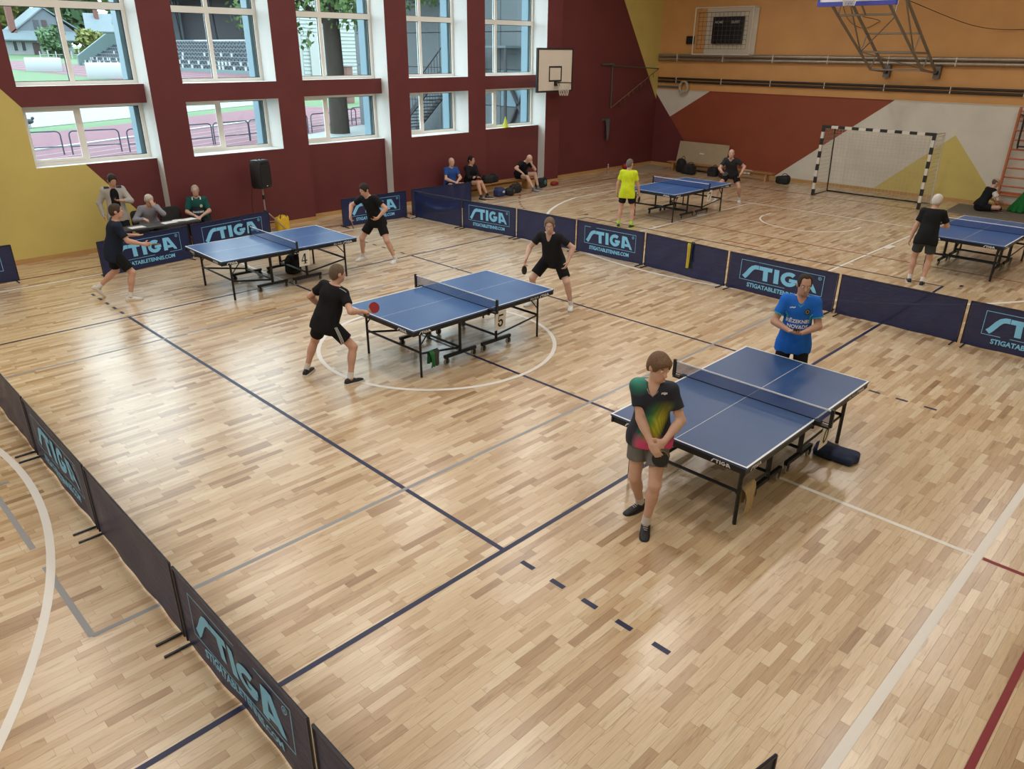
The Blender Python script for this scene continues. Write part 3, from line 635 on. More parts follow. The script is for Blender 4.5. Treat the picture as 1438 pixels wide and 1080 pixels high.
# stylised logo lettering, letters as polygons in XZ; unit height 1, about 4.6 wide
def ribbon(pts, w):
    P = [Vector(q) for q in pts]; Lp, Rp = [], []
    for i in range(len(P)):
        t = (P[min(i+1, len(P)-1)]-P[max(i-1, 0)]).normalized(); n_ = Vector((-t.y, t.x))*w/2; Lp.append(P[i]+n_); Rp.append(P[i]-n_)
    k = len(P); return [tuple(q) for q in Lp+Rp], [(i, k+i, k+i+1, i+1) for i in range(k-1)]
def logo(h, w):
    v, f = [], []
    def add(vv, ff):
        o = len(v); v.extend(vv); f.extend([tuple(i+o for i in q) for q in ff])
    # swoosh S
    S = [(0., .0), (.12, .13), (.26, .36), (.40, .60), (.55, .78), (.72, .86), (.95, .87)]
    a, b = ribbon(S, .30); add(a, b)
    add([(.98, .72), (1.85, .72), (1.85, 1.), (.98, 1.)], [(0, 1, 2, 3)]); add([(1.30, .0), (1.62, .0), (1.58, .72), (1.26, .72)], [(0, 1, 2, 3)])
    add([(2.02, 0), (2.34, 0), (2.30, 1), (1.98, 1)], [(0, 1, 2, 3)])
    G = [(2.98+.40*math.cos(math.radians(t)), .5+.37*math.sin(math.radians(t))) for t in np.linspace(48, 335, 22)]; a, b = ribbon(G, .27); add(a, b)
    add([(2.98, .34), (3.50, .34), (3.50, .56), (2.98, .56)], [(0, 1, 2, 3)])
    add([(3.66, 0), (3.98, 0), (4.02, 1), (3.70, 1)], [(0, 1, 2, 3)])
    add([(4.0, 1), (4.2, .98), (4.68, .12), (4.74, -.05), (4.52, -.02), (4.36, .2), (4.02, .76)], [(6, 5, 4, 3, 2, 1, 0)]); add([(4.0, .16), (4.42, .16), (4.3, .38), (4.0, .38)], [(0, 1, 2, 3)])
    s = w/4.74; return [(x*s-w/2, 0., z*h) for x, z in v], f
def add_flat(mb, vf, c=(0, 0, 0), M=None, mi=0): a, b = place(vf, c, M); mb.add(a, b, mi); return mb
def make_table(name, label, x, y, th, top, z=.76):
    t = thing(name, label, 'table', (x, y, 0), th)
    Lh, Wh = 1.37, .7625
    for s in (-1, 1):
        x0, x1 = (0.004, Lh) if s > 0 else (-Lh, -.004)
        tp_ = MB().box((x0, -Wh, z-.022), (x1, Wh, z)).build('tabletop', top, t)
        ln = MB(); w = .02; h = z+.0008
        def q(a, b, c, d): ln.add([(a, b, h), (c, b, h), (c, d, h), (a, d, h)], [(0, 1, 2, 3)])
        q(x0, -Wh, x1, -Wh+w); q(x0, Wh-w, x1, Wh); xe = x1 if s > 0 else x0; q(min(xe, xe-s*w), -Wh+w, max(xe, xe-s*w), Wh-w); q(x0, -.0025, x1, .0025)
        ln.build('white_line', M_WHITEP, tp_)
        ap = MB(); e = .012
        ap.box((x0, -Wh+e, z-.085), (x1, -Wh+e+.02, z-.022)); ap.box((x0, Wh-e-.02, z-.085), (x1, Wh-e, z-.022)); xo = x1-e-.02 if s > 0 else x0+e; ap.box((xo, -Wh+e+.02, z-.085), (xo+.02, Wh-e-.02, z-.022))
        a = ap.build('apron', M_BLACKMET, t)
        lg = MB(); ang = PI/2 if s > 0 else -PI/2
        for yy in ((.48, -.5) if s < 0 else (.5, -.48)):
            add_flat(lg, logo(.038, .2), ((s*(Lh-e)+s*.002), yy*1., z-.074), Matrix.Rotation(ang, 4, 'Z'))
        for sy in (-1, 1):
            R = Matrix.Rotation(0 if sy < 0 else PI, 4, 'Z'); add_flat(lg, logo(.036, .2), (s*(Lh-.2), sy*(Wh-e+.002), z-.073), R)
            if s > 0: add_flat(lg, text_mesh('Elite Roller', .042, shear=.25), (s*(Lh-.42) if sy < 0 else s*.55, sy*(Wh-e+.002), z-.068), R)
        lg.build('logo_print', M_WHITEP, a)
        # outer legs and frame
        for sy in (-1, 1):
            MB().tube([(s*1.16, sy*.62, 0), (s*1.16, sy*.62, z-.09)], .021, 4).build('leg', M_BLACKMET, t)
            MB().tube([(s*1.16, sy*.62, z-.3), (s*.98, sy*.62, z-.1)], .01, 6).build('brace', M_BLACKMET, t)
            p_ = MB().tube([(s*.36, sy*.52, .12), (s*.36, sy*.52, z-.09)], .028, 4).build('post', M_BLACKMET, t)
            wb = MB().tube([(s*.36, sy*.52-.0, .135), (s*.36, sy*.52, .135)], .01, 4)
            wb = MB().box((s*.36-.3, sy*.52-.02, .105), (s*.36+.3, sy*.52+.02, .15)).build('wheel_bar', M_BLACKMET, t)
            for sx in (-1, 1):
                cx = s*.36+sx*.26
                c = MB().lathe([(.048, -.013), (.052, -.008), (.052, .008), (.048, .013)], (0, 0, 0), 16, 0, Matrix.Translation((cx, sy*.52+.0, .052)) @ Matrix.Rotation(PI/2, 4, 'X')).build('caster', M_CASTER, t, True)
                MB().lathe([(.03, -.016), (.03, .016)], (0, 0, 0), 12, 0, Matrix.Translation((cx, sy*.52, .052)) @ Matrix.Rotation(PI/2, 4, 'X')).build('caster_hub', M_CASTERD, c); MB().box((cx-.02, sy*.52-.022, .07), (cx+.02, sy*.52+.022, .106)).build('caster_fork', M_BLACKMET, c)
            MB().tube([(s*.36, sy*.52, .2), (s*1.16, sy*.6, .34)], .016, 4).build('side_rail', M_BLACKMET, t)
        MB().tube([(s*1.16, -.62, .36), (s*1.16, .62, .36)], .02, 4).build('cross_rail', M_BLACKMET, t)
        MB().tube([(s*.36, -.52, .2), (s*.36, .52, .2)], .02, 4).build('cross_rail', M_BLACKMET, t)
        MB().tube([(s*1.16, -.62, .36), (s*1.16, .62, .36)], .012, 4)
        MB().box((s*.7-.02, -.7, z-.07), (s*.7+.02, .7, z-.024)).build('bearer', M_BLACKMET, t)
    # net
    nh = .1525; ny = .915
    nt_ = MB().add([(0, -ny+.02, z+.004), (0, ny-.02, z+.004), (0, ny-.02, z+nh-.012), (0, -ny+.02, z+nh-.012)], [(0, 1, 2, 3)]).build('net', M_NET, t)
    MB().box((-.004, -ny+.02, z+nh-.014), (.004, ny-.02, z+nh)).build('net_tape', M_TAPE, nt_)
    MB().box((-.003, -ny+.02, z), (.003, ny-.02, z+.008)).build('net_cord', M_BLKPLA, nt_)
    for sy in (-1, 1):
        pb = MB().box((-.014, sy*ny-.016, z-.03), (.014, sy*ny+.016, z+nh+.01)).box((-.03, min(sy*ny, sy*.7), z-.045), (.03, max(sy*ny, sy*.7), z-.024)).box((-.035, sy*.79-.03, z-.03), (.035, sy*.79+.03, z+.006))
        pb.build('net_post', M_BLKPLA, nt_); MB().lathe([(.022, 0), (.022, .012), (.006, .014), (.006, .05)], (0, sy*.74, z-.1), 10).build('clamp_screw', M_BLKPLA, nt_)
    return t
TABLES = {}
TABLES['front'] = make_table('table_tennis_table', 'blue table tennis table between the player in rainbow shirt and person in blue', .0457, -5.1054, 0., M_TOP2)
TABLES['five'] = make_table('table_tennis_table', 'blue table tennis table with number 5 card, inside the white circle', .112, -.2808, 0., M_TOP)
TABLES['four'] = make_table('table_tennis_table', 'blue table tennis table with number 4 card, near the officials desk', -.096, 4.72, math.radians(-1.), M_TOP)
TABLES['seven'] = make_table('table_tennis_table', 'blue table tennis table with number 7 card, beside the person in yellow', 11.25, 3.08, math.radians(-1.), M_TOP)
TABLES['right'] = make_table('table_tennis_table', 'blue table tennis table beside the person in black and grey, near the wall bars', 11.2, -4.4, math.radians(-.5), M_TOP)
# number cards hung at the net end
M_CARD = mat('white_card', '#d5d2cb', .7); M_INK = mat('black_ink', '#1a1a1c', .8)
def digit(ch):
    """bold slab-serif digits drawn as polygons, unit height"""
    if ch == '4': P = [[(.28, 1), (.46, 1), (.46, .0), (.3, .0), (.3, .78)], [(-.02, .25), (.62, .25), (.62, .35), (-.02, .35)], [(-.02, .35), (.06, .35), (.3, .82), (.3, 1.0), (.28, 1)], [(.18, 0), (.58, 0), (.58, .06), (.18, .06)]]
    elif ch == '5': P = [[(.06, .86), (.56, .86), (.56, 1.0), (.06, 1.0)], [(.04, .48), (.1, .48), (.13, .88), (.06, .9)]]
    elif ch == '7': P = [[(0, .84), (.6, .84), (.6, 1), (0, 1)], [(.14, 0), (.32, 0), (.6, .84), (.5, .84)], [(0, .7), (.06, .7), (.06, .9), (0, .9)]]
    else: P = []
    v, f = [], []
    for q in P: o = len(v); v += [(x-.3, 0., z) for x, z in q]; f.append(tuple(range(o, o+len(q))))
    if ch in '50':
        R = [(.3+.2*math.cos(math.radians(t)), .3+.24*math.sin(math.radians(t))) for t in np.linspace(150, -190, 20)] if ch == '5' else [(.3+.2*math.cos(math.radians(t)), .5+.42*math.sin(math.radians(t))) for t in np.linspace(0, 360, 28)]
        a, b = ribbon(R, .15); o = len(v); v += [(x-.3, 0., z) for x, z in a]; f += [tuple(i+o for i in q) for q in b]
    return v, f
def card(ch, table, lx, label):
    t = TABLES[table]; c = thing('number_card', label, 'sign'); th = t.rotation_euler.z
    base = Matrix.Translation(t.location) @ Matrix.Rotation(th, 4, 'Z'); q = base @ Vector((lx, -.80, 0)); c.location = q; c.rotation_euler = (math.radians(4), 0, th)
    MB().box((-.105, -.003, .43), (.105, .003, .72)).build('sheet', M_CARD, c)
    mb = MB(); add_flat(mb, ([(x*.19, 0, z*.19) for x, _, z in digit(ch)[0]], digit(ch)[1]), (0, -.005, .475)); mb.build('number', M_INK, c)
card('4', 'four', .16, 'white paper card with a black number 4 on the table beside the server'); card('5', 'five', .14, 'white paper card with a black number 5 on the table in the white circle')
card('7', 'seven', .16, 'white paper card with a black number 7 on the table beyond the yellow shirt'); card('0', 'front', .13, 'white paper card with a round black digit behind the net post')
# ================================================================== BARRIERS
def cloth_material():
    m, nt, b, N, L = shader('navy_barrier_fabric'); out = nt.nodes['Material Output']
    tc = N('ShaderNodeTexCoord'); mp = N('ShaderNodeMapping'); mp.inputs['Scale'].default_value = (3, 3, 9)
    n = N('ShaderNodeTexNoise'); n.inputs['Scale'].default_value = 2.5; n.inputs['Detail'].default_value = 5; L(tc.outputs['Object'], mp.inputs[0]); L(mp.outputs[0], n.inputs['Vector'])
    b.inputs['Base Color'].default_value = (*lin('#1d2750'), 1); b.inputs['Roughness'].default_value = .45; b.inputs['Specular IOR Level'].default_value = .3
    bp = N('ShaderNodeBump'); bp.inputs['Strength'].default_value = .35; bp.inputs['Distance'].default_value = .02; L(n.outputs[0], bp.inputs['Height']); L(bp.outputs[0], b.inputs['Normal'])
    t = N('ShaderNodeBsdfTransparent'); mx = N('ShaderNodeMixShader'); mx.inputs[0].default_value = .97
    L(t.outputs[0], mx.inputs[1]); L(b.outputs[0], mx.inputs[2]); L(mx.outputs[0], out.inputs[0]); return m
M_CLOTH = cloth_material(); M_LOGO = mat('light_blue_print', '#7cc6f0', .55); M_TUBE = mat('dark_navy_tube', '#171b2c', .35)
BW, BH = 2.0, .70
def cloth_mesh(seed, slack=0.):
    g = np.random.default_rng(seed); nx, nz = 40, 14; v = []; ph = g.uniform(0, 6, 6)
    for j in range(nz+1):
        for i in range(nx+1):
            u, w = i/nx, j/nz; x = -BW/2+.012+(BW-.024)*u; z = .012+(BH-.024)*w
            d = .006*math.sin(9*u+ph[0]+4*w)+.004*math.sin(23*u+ph[1]-7*w)+.005*math.sin(5*w+ph[2]+3*u)
            d *= min(1, 6*min(u, 1-u)+.1)*min(1, 5*(1-w)+.05)
            if w < .02: z += .008*math.sin(7*u+ph[3])**2
            if slack:
                s = math.sin(PI*u); dip = .10*s*max(0, (w-.2)/.8)**2; z -= dip*slack; d += -slack*.05*s*math.exp(-((w-.72+.25*s)/.12)**2)
            v.append((x, d, z))
    f = [(j*(nx+1)+i, j*(nx+1)+i+1, (j+1)*(nx+1)+i+1, (j+1)*(nx+1)+i) for j in range(nz) for i in range(nx)]
    return MB().add(v, f)
_logo_meshes = {}
def barrier(x0, y0, x1, y1, logo_on, label, seed=1, slack=0.):
    """barrier standing from (x0,y0) to (x1,y1); its front is on the right-hand side of that direction"""
    dx, dy = x1-x0, y1-y0; ang = math.atan2(dy, dx); ln = math.hypot(dx, dy)
    t = thing('barrier', label, 'barrier', ((x0+x1)/2, (y0+y1)/2, 0), ang, 'navy folding court barriers'); k = (ln-.03)/BW
    cm = cloth_mesh(seed, slack); cm.v = [(a*k, b, c) for a, b, c in cm.v]; panel = cm.build('fabric_panel', M_CLOTH, t, 'all')
    W = BW/2*k
    fr = MB()
    for s in (-1, 1): fr.tube([(s*W, 0, .012), (s*W, 0, BH)], .011, 6)
    fr.tube([(-W, 0, BH-.004), (W, 0, BH-.004)] if not slack else [(-W+2*W*i/12, 0, BH-.004-.10*math.sin(PI*i/12)*0) for i in range(13)], .010, 6)
    fr.build('frame_tube', M_TUBE, t, True)
    for s in (-1, 1): MB().tube([(s*(W-.05), -.2, .012), (s*(W-.05), .2, .012)], .011, 6).build('foot', M_TUBE, t, True)
    if logo_on:
        key = 'logo'
        if key not in _logo_meshes:
            lm = MB(); Y = -.0
            def rect(a, b, c, d): lm.add([(a, Y, b), (c, Y, b), (c, Y, d), (a, Y, d)], [(0, 1, 2, 3)])
            e = .008; X0, X1, Z0, Z1 = -.76, .78, .235, .605
            rect(X0, Z0, X1, Z0+e); rect(X0, Z1-e, X1, Z1); rect(X0, Z0+e, X0+e, Z1-e); rect(X1-e, Z0+e, X1, Z1-e)
            lv, lf = logo(.255, 1.36); add_flat(lm, (lv, lf), (.0, Y, .285))
            rg = [(.70+.028*math.cos(a), .545+.028*math.sin(a)) for a in np.linspace(0, 2*PI, 17)]; a_, b_ = ribbon(rg, .007); lm.add([(q[0], Y, q[1]) for q in a_], b_); add_flat(lm, text_mesh('R', .04, .001), (.70, Y, .531))
            add_flat(lm, text_mesh('STIGATABLETENNIS.COM', .105, .0035), (.0, Y, .118))
            _logo_meshes[key] = lm
        src = _logo_meshes[key]; bvh = BVHTree.FromPolygons([Vector(q) for q in cm.v], cm.f); mb = MB()
        # subdivide wide faces by conforming each vertex onto the cloth, a few millimetres proud
        vv = []
        for q in src.v:
            h = bvh.ray_cast(Vector((q[0]*k, -.5, q[2])), Vector((0, 1, 0))); vv.append((q[0]*k, (h[0].y if h[0] else 0)-.007, q[2]))
        mb.add(vv, src.f).build('logo_print', M_LOGO, t)
    return t
RA = [7.62, 5.80, 4.07, 2.27, .45, -1.55, -3.69, -5.68, -7.65]; RX = [5.58, 5.66, 5.85, 5.92, 5.98, 5.86, 5.81, 5.79, 5.79]
LA = ['plain navy barrier with a slack drooping top beside the black shirted server', 'navy barrier with light blue logo, right behind the slack barrier', 'plain navy barrier behind the head of the person in black V-neck', 'navy barrier with light blue logo beside the plain barrier with the scarf',
      'plain navy barrier with a yellow black scarf hung over it', 'navy barrier with light blue logo behind the person in blue shirt', 'plain navy barrier in front of the player in grey shorts', 'navy barrier with light blue logo at the open floor end of the long row']
for i in range(8):
    barrier(RX[i], RA[i]-.015, RX[i+1] if i < 7 else 5.79, RA[i+1]+.015, i % 2 == 1, LA[i], 10+i, 1. if i == 0 else 0.)
barrier(3.46, 7.86, 5.44, 7.78, True, 'navy barrier with light blue logo behind the server in black', 21)
barrier(5.66, 7.86, 7.66, 7.66, False, 'plain navy barrier in front of the person in blue on the bench', 22)
barrier(-2.45, 7.22, -.55, 7.48, True, 'navy barrier with light blue logo in front of the officials desk', 23)
barrier(-.5, 7.5, 1.47, 7.78, True, 'navy barrier with light blue logo in front of the loudspeaker', 24)
barrier(-5.62, 8.1, -3.66, 8.1, True, 'navy barrier with light blue logo standing alone at the yellow wall', 25)
LB = [2.3, .37, -1.62, -3.57, -5.5, -7.5]
LL = ['plain navy barrier closest to the windows in the row beside the white arc', 'navy logo barrier between two plain ones beside the white arc', 'plain navy barrier beside the grey line corner', 'large navy logo barrier crossing the dark blue court line', 'plain navy barrier beyond the large logo barrier, at the end of its row']
for i in range(5): barrier(-5.42-.02*i, LB[i]-.015, -5.44-.02*i, LB[i+1]+.015, i % 2 == 1, LL[i], 30+i)
barrier(-5.3, -7.19, -3.835, -7.44, False, 'dark barrier corner just beside the wide white line', 41)
# ================================================================== PEOPLE: one continuous skin surface each, from a smooth-blended distance field
class Field:
    def __init__(s, lo, hi, h):
        s.h = h; s.lo = np.array(lo)-3*h; n = np.ceil((np.array(hi)+3*h-s.lo)/h).astype(int)+1; s.n = n
        s.d = np.full(n, 1., np.float32); s.ax = [(s.lo[i]+h*np.arange(n[i])).astype(np.float32) for i in range(3)]
    def block(s, lo, hi):
        a = [max(0, int((lo[i]-s.lo[i])/s.h)) for i in range(3)]; b = [min(int(s.n[i]), int((hi[i]-s.lo[i])/s.h)+2) for i in range(3)]
        if any(b[i] <= a[i] for i in range(3)): return None
        sl = tuple(slice(a[i], b[i]) for i in range(3))
        return sl, s.ax[0][sl[0]][:, None, None], s.ax[1][sl[1]][None, :, None], s.ax[2][sl[2]][None, None, :]
    def put(s, sl, v, k, sub=False):
        d = s.d[sl]
        if sub: s.d[sl] = np.maximum(d, -v); return
        if k <= 0: s.d[sl] = np.minimum(d, v); return
        hh = np.clip(.5+.5*(d-v)/k, 0, 1); s.d[sl] = d*(1-hh)+v*hh-k*hh*(1-hh)
    def cone(s, a, b, ra, rb, k=.03, sub=False):
        a = np.array(a, float); b = np.array(b, float); m = max(ra, rb)+max(k, 0)+2.5*s.h
        q = s.block(np.minimum(a, b)-m, np.maximum(a, b)+m)
        if q is None: return s
        sl, X, Y, Z = q; ba = b-a; L2 = ba @ ba+1e-12; px, py, pz = X-a[0], Y-a[1], Z-a[2]
        t = np.clip((px*ba[0]+py*ba[1]+pz*ba[2])/L2, 0, 1)
        v = np.sqrt((px-t*ba[0])**2+(py-t*ba[1])**2+(pz-t*ba[2])**2)-(ra+(rb-ra)*t)
        s.put(sl, v.astype(np.float32), k, sub); return s
    def ell(s, c, R, r, k=.03, sub=False):
        """ellipsoid; R rows are its axes"""
        c = np.array(c, float); m = max(r)+max(k, 0)+2.5*s.h; q = s.block(c-m, c+m)
        if q is None: return s
        sl, X, Y, Z = q; px, py, pz = X-c[0], Y-c[1], Z-c[2]; k0 = 0; k1 = 0
        for i in range(3):
            u = px*R[i][0]+py*R[i][1]+pz*R[i][2]; k0 = k0+(u/r[i])**2; k1 = k1+(u/r[i]**2)**2
        k0 = np.sqrt(k0); k1 = np.sqrt(k1)+1e-9; s.put(sl, (k0*(k0-1)/k1).astype(np.float32), k, sub); return s
    def rbox(s, c, R, b, r, k=.03):
        """rounded box, half sizes b, edge radius r"""
        c = np.array(c, float); m = float(np.linalg.norm(b))+r+k+2.5*s.h; q = s.block(c-m, c+m)
        if q is None: return s
        sl, X, Y, Z = q; px, py, pz = X-c[0], Y-c[1], Z-c[2]; o = 0; mx = -9.
        for i in range(3):
            u = np.abs(px*R[i][0]+py*R[i][1]+pz*R[i][2])-(b[i]-r); o = o+np.maximum(u, 0)**2; mx = np.maximum(mx, u)
        s.put(sl, (np.sqrt(o)+np.minimum(mx, 0)-r).astype(np.float32), k); return s
    def plane(s, p0, n, lo=None, hi=None):
        """keep the side where n.(p-p0) < 0"""
        n = np.array(n, float); n /= np.linalg.norm(n); q = s.block(s.lo if lo is None else lo, s.lo+s.h*s.n if hi is None else hi); sl, X, Y, Z = q
        v = (X-p0[0])*n[0]+(Y-p0[1])*n[1]+(Z-p0[2])*n[2]; s.d[sl] = np.maximum(s.d[sl], v.astype(np.float32)); return s
    def mesh(s, name, m, parent, smooth=1):
        d = s.d; ins = d < 0
        c = np.zeros(tuple(k-1 for k in s.n), np.int8)
        for i in (0, 1):
            for j in (0, 1):
                for k in (0, 1): c += ins[i:i+s.n[0]-1, j:j+s.n[1]-1, k:k+s.n[2]-1]
        act = (c > 0) & (c < 8); idx = np.argwhere(act); nv = len(idx)
        if nv == 0: return None
        vid = np.full(act.shape, -1, np.int64); vid[act] = np.arange(nv)
        acc = np.zeros((nv, 3)); cnt = np.zeros(nv)
        cor = [(i, j, k) for i in (0, 1) for j in (0, 1) for k in (0, 1)]
        for a in range(8):
            for b in range(a+1, 8):
                df = [cor[b][q]-cor[a][q] for q in range(3)]
                if sum(abs(q) for q in df) != 1: continue
                ia = idx+cor[a]; ib = idx+cor[b]; da = d[ia[:, 0], ia[:, 1], ia[:, 2]]; db = d[ib[:, 0], ib[:, 1], ib[:, 2]]
                x = (da < 0) != (db < 0); t = da[x]/(da[x]-db[x]); acc[x] += np.array(cor[a])+t[:, None]*np.array(df); cnt[x] += 1
        V = s.lo+(idx+acc/cnt[:, None])*s.h; F = []
        for ax in range(3):
            o1, o2 = [(1, 2), (2, 0), (0, 1)][ax]
            sa = [slice(None)]*3; sb = [slice(None)]*3; sa[ax] = slice(0, s.n[ax]-1); sb[ax] = slice(1, s.n[ax])
            A = ins[tuple(sa)]; B = ins[tuple(sb)]; e = np.argwhere(A != B)
            ok = (e[:, o1] > 0) & (e[:, o2] > 0) & (e[:, o1] < s.n[o1]-1) & (e[:, o2] < s.n[o2]-1); e = e[ok]
            if not len(e): continue
            def vv(d1, d2): q = e.copy(); q[:, o1] -= d1; q[:, o2] -= d2; return vid[q[:, 0], q[:, 1], q[:, 2]]
            quad = np.stack([vv(1, 1), vv(0, 1), vv(0, 0), vv(1, 0)], 1); fl = A[e[:, 0], e[:, 1], e[:, 2]]
            quad[~fl] = quad[~fl][:, ::-1]; F.append(quad)
        F = np.concatenate(F); F = F[(F >= 0).all(1)]
        for _ in range(smooth):          # light Laplacian smoothing
            S = np.zeros_like(V); n_ = np.zeros(nv)
            for q in range(4):
                a, b = F[:, q], F[:, (q+1) % 4]; np.add.at(S, a, V[b]); np.add.at(S, b, V[a]); np.add.at(n_, a, 1); np.add.at(n_, b, 1)
            V = V*.6+.4*S/np.maximum(n_, 1)[:, None]
        me = bpy.data.meshes.new(name); me.vertices.add(nv); me.vertices.foreach_set('co', V.reshape(-1)); me.loops.add(F.size); me.loops.foreach_set('vertex_index', F.reshape(-1).astype(np.int32))
        me.polygons.add(len(F)); me.polygons.foreach_set('loop_start', np.arange(0, F.size, 4, dtype=np.int32)); me.polygons.foreach_set('loop_total', np.full(len(F), 4, dtype=np.int32))
        me.polygons.foreach_set('use_smooth', np.ones(len(F), bool)); me.materials.append(m); me.update(calc_edges=True)
        o = link(name, me, parent); o_mesh[o.name] = (V, F); return o
o_mesh = {}
def nrm(v): v = np.array(v, float); return v/(np.linalg.norm(v)+1e-12)
def rot_ypt(yaw, pitch, tilt=0.):
    """rows: forward, left, up axes after yaw (left+), pitch (down+), tilt (to left+), degrees"""
    y, p_, t = [math.radians(q) for q in (yaw, pitch, tilt)]
    f = np.array([math.cos(y)*math.cos(p_), math.sin(y)*math.cos(p_), -math.sin(p_)]); l = np.array([-math.sin(y), math.cos(y), 0.]); u = np.cross(f, l)
    return np.array([f, l*math.cos(t)+u*-math.sin(t)*-1*0+l*0 if t == 0 else l*math.cos(t)-u*math.sin(t), u if t == 0 else u*math.cos(t)+l*math.sin(t)])
def ik(a, c, l1, l2, hint):
    a, c = np.array(a, float), np.array(c, float); v = c-a; D = np.linalg.norm(v); mx = (l1+l2)*.999
    if D > mx: c = a+v/D*mx; v = c-a; D = mx
    u = v/D; x = (l1*l1-l2*l2+D*D)/(2*D); y = math.sqrt(max(0, l1*l1-x*x)); h = np.array(hint, float); h = h-u*(h @ u); h = nrm(h)
    return a+u*x+h*y, c
SHOE_SEC = [(-.088, .022, .045), (-.075, .034, .078), (-.035, .039, .095), (.015, .040, .092), (.055, .043, .072), (.105, .046, .056), (.155, .042, .044), (.183, .029, .034), (.196, .012, .024)]
def shoe_parts(sc=1.):
    up_, so = MB(), MB(); n = 10
    for tgt, sole in ((up_, False), (so, True)):
        v = []; 
        for x, w, h in SHOE_SEC:
            x *= sc; w *= sc; h *= sc
            for k in range(n):
                a = PI*k/(n-1)
                if sole: yy = (w+.004)*math.cos(a); v.append((x*1.02, yy, .022 if 0 < k < n-1 else 0.)) if False else v.append((x*1.02, (w+.004)*(1-2*k/(n-1)), .0))
                else: v.append((x, w*math.cos(a), .018+(h-.018)*math.sin(a)**.8))
        m = len(SHOE_SEC)
        if sole:
            v2 = [(q[0], q[1], .022) for q in v]; off = len(v); v = v+v2
            f = [(i*n+k, i*n+k+1, (i+1)*n+k+1, (i+1)*n+k) for i in range(m-1) for k in range(n-1)]; f += [tuple(reversed([q+off for q in r])) for r in f]
            ring = [i*n for i in range(m)]+[(m-1)*n+k for k in range(1, n)]+[i*n+n-1 for i in range(m-2, -1, -1)]+[k for k in range(n-2, 0, -1)]
            f += [(ring[i], ring[(i+1) % len(ring)], ring[(i+1) % len(ring)]+off, ring[i]+off) for i in range(len(ring))]
        else:
            f = [(i*n+k, (i+1)*n+k, (i+1)*n+k+1, i*n+k+1) for i in range(m-1) for k in range(n-1)]+[(i*n, i*n+n-1, (i+1)*n+n-1, (i+1)*n) for i in range(m-1)]+[tuple(range(n)), tuple(reversed(range((m-1)*n, m*n)))]
        tgt.add(v, f)
    return up_, so
SKINS = {}
def skin(tone):
    c = lin(tone); return mat('skin_'+tone[1:], (min(1, c[0]*1.04), min(1, c[1]*1.10), min(1, c[2]*1.18), 1.), .55, spec=.35, var=.05, scale=18)
def cloth(name, c, rough=.85, var=.08, bump=.15): return mat('cloth_'+name, c, rough, spec=.2, var=var, scale=14, bump=bump)
M_EYEW = mat('eye_white', '#d8d2cc', .4); M_EYED = mat('dark_iris', '#2a211c', .3); M_LIP = mat('lips', '#9a5e54', .6)
M_SHORTBLK = cloth('black_shorts', '#141416'); M_SOCKW = cloth('white_sock', '#d2d0cc')
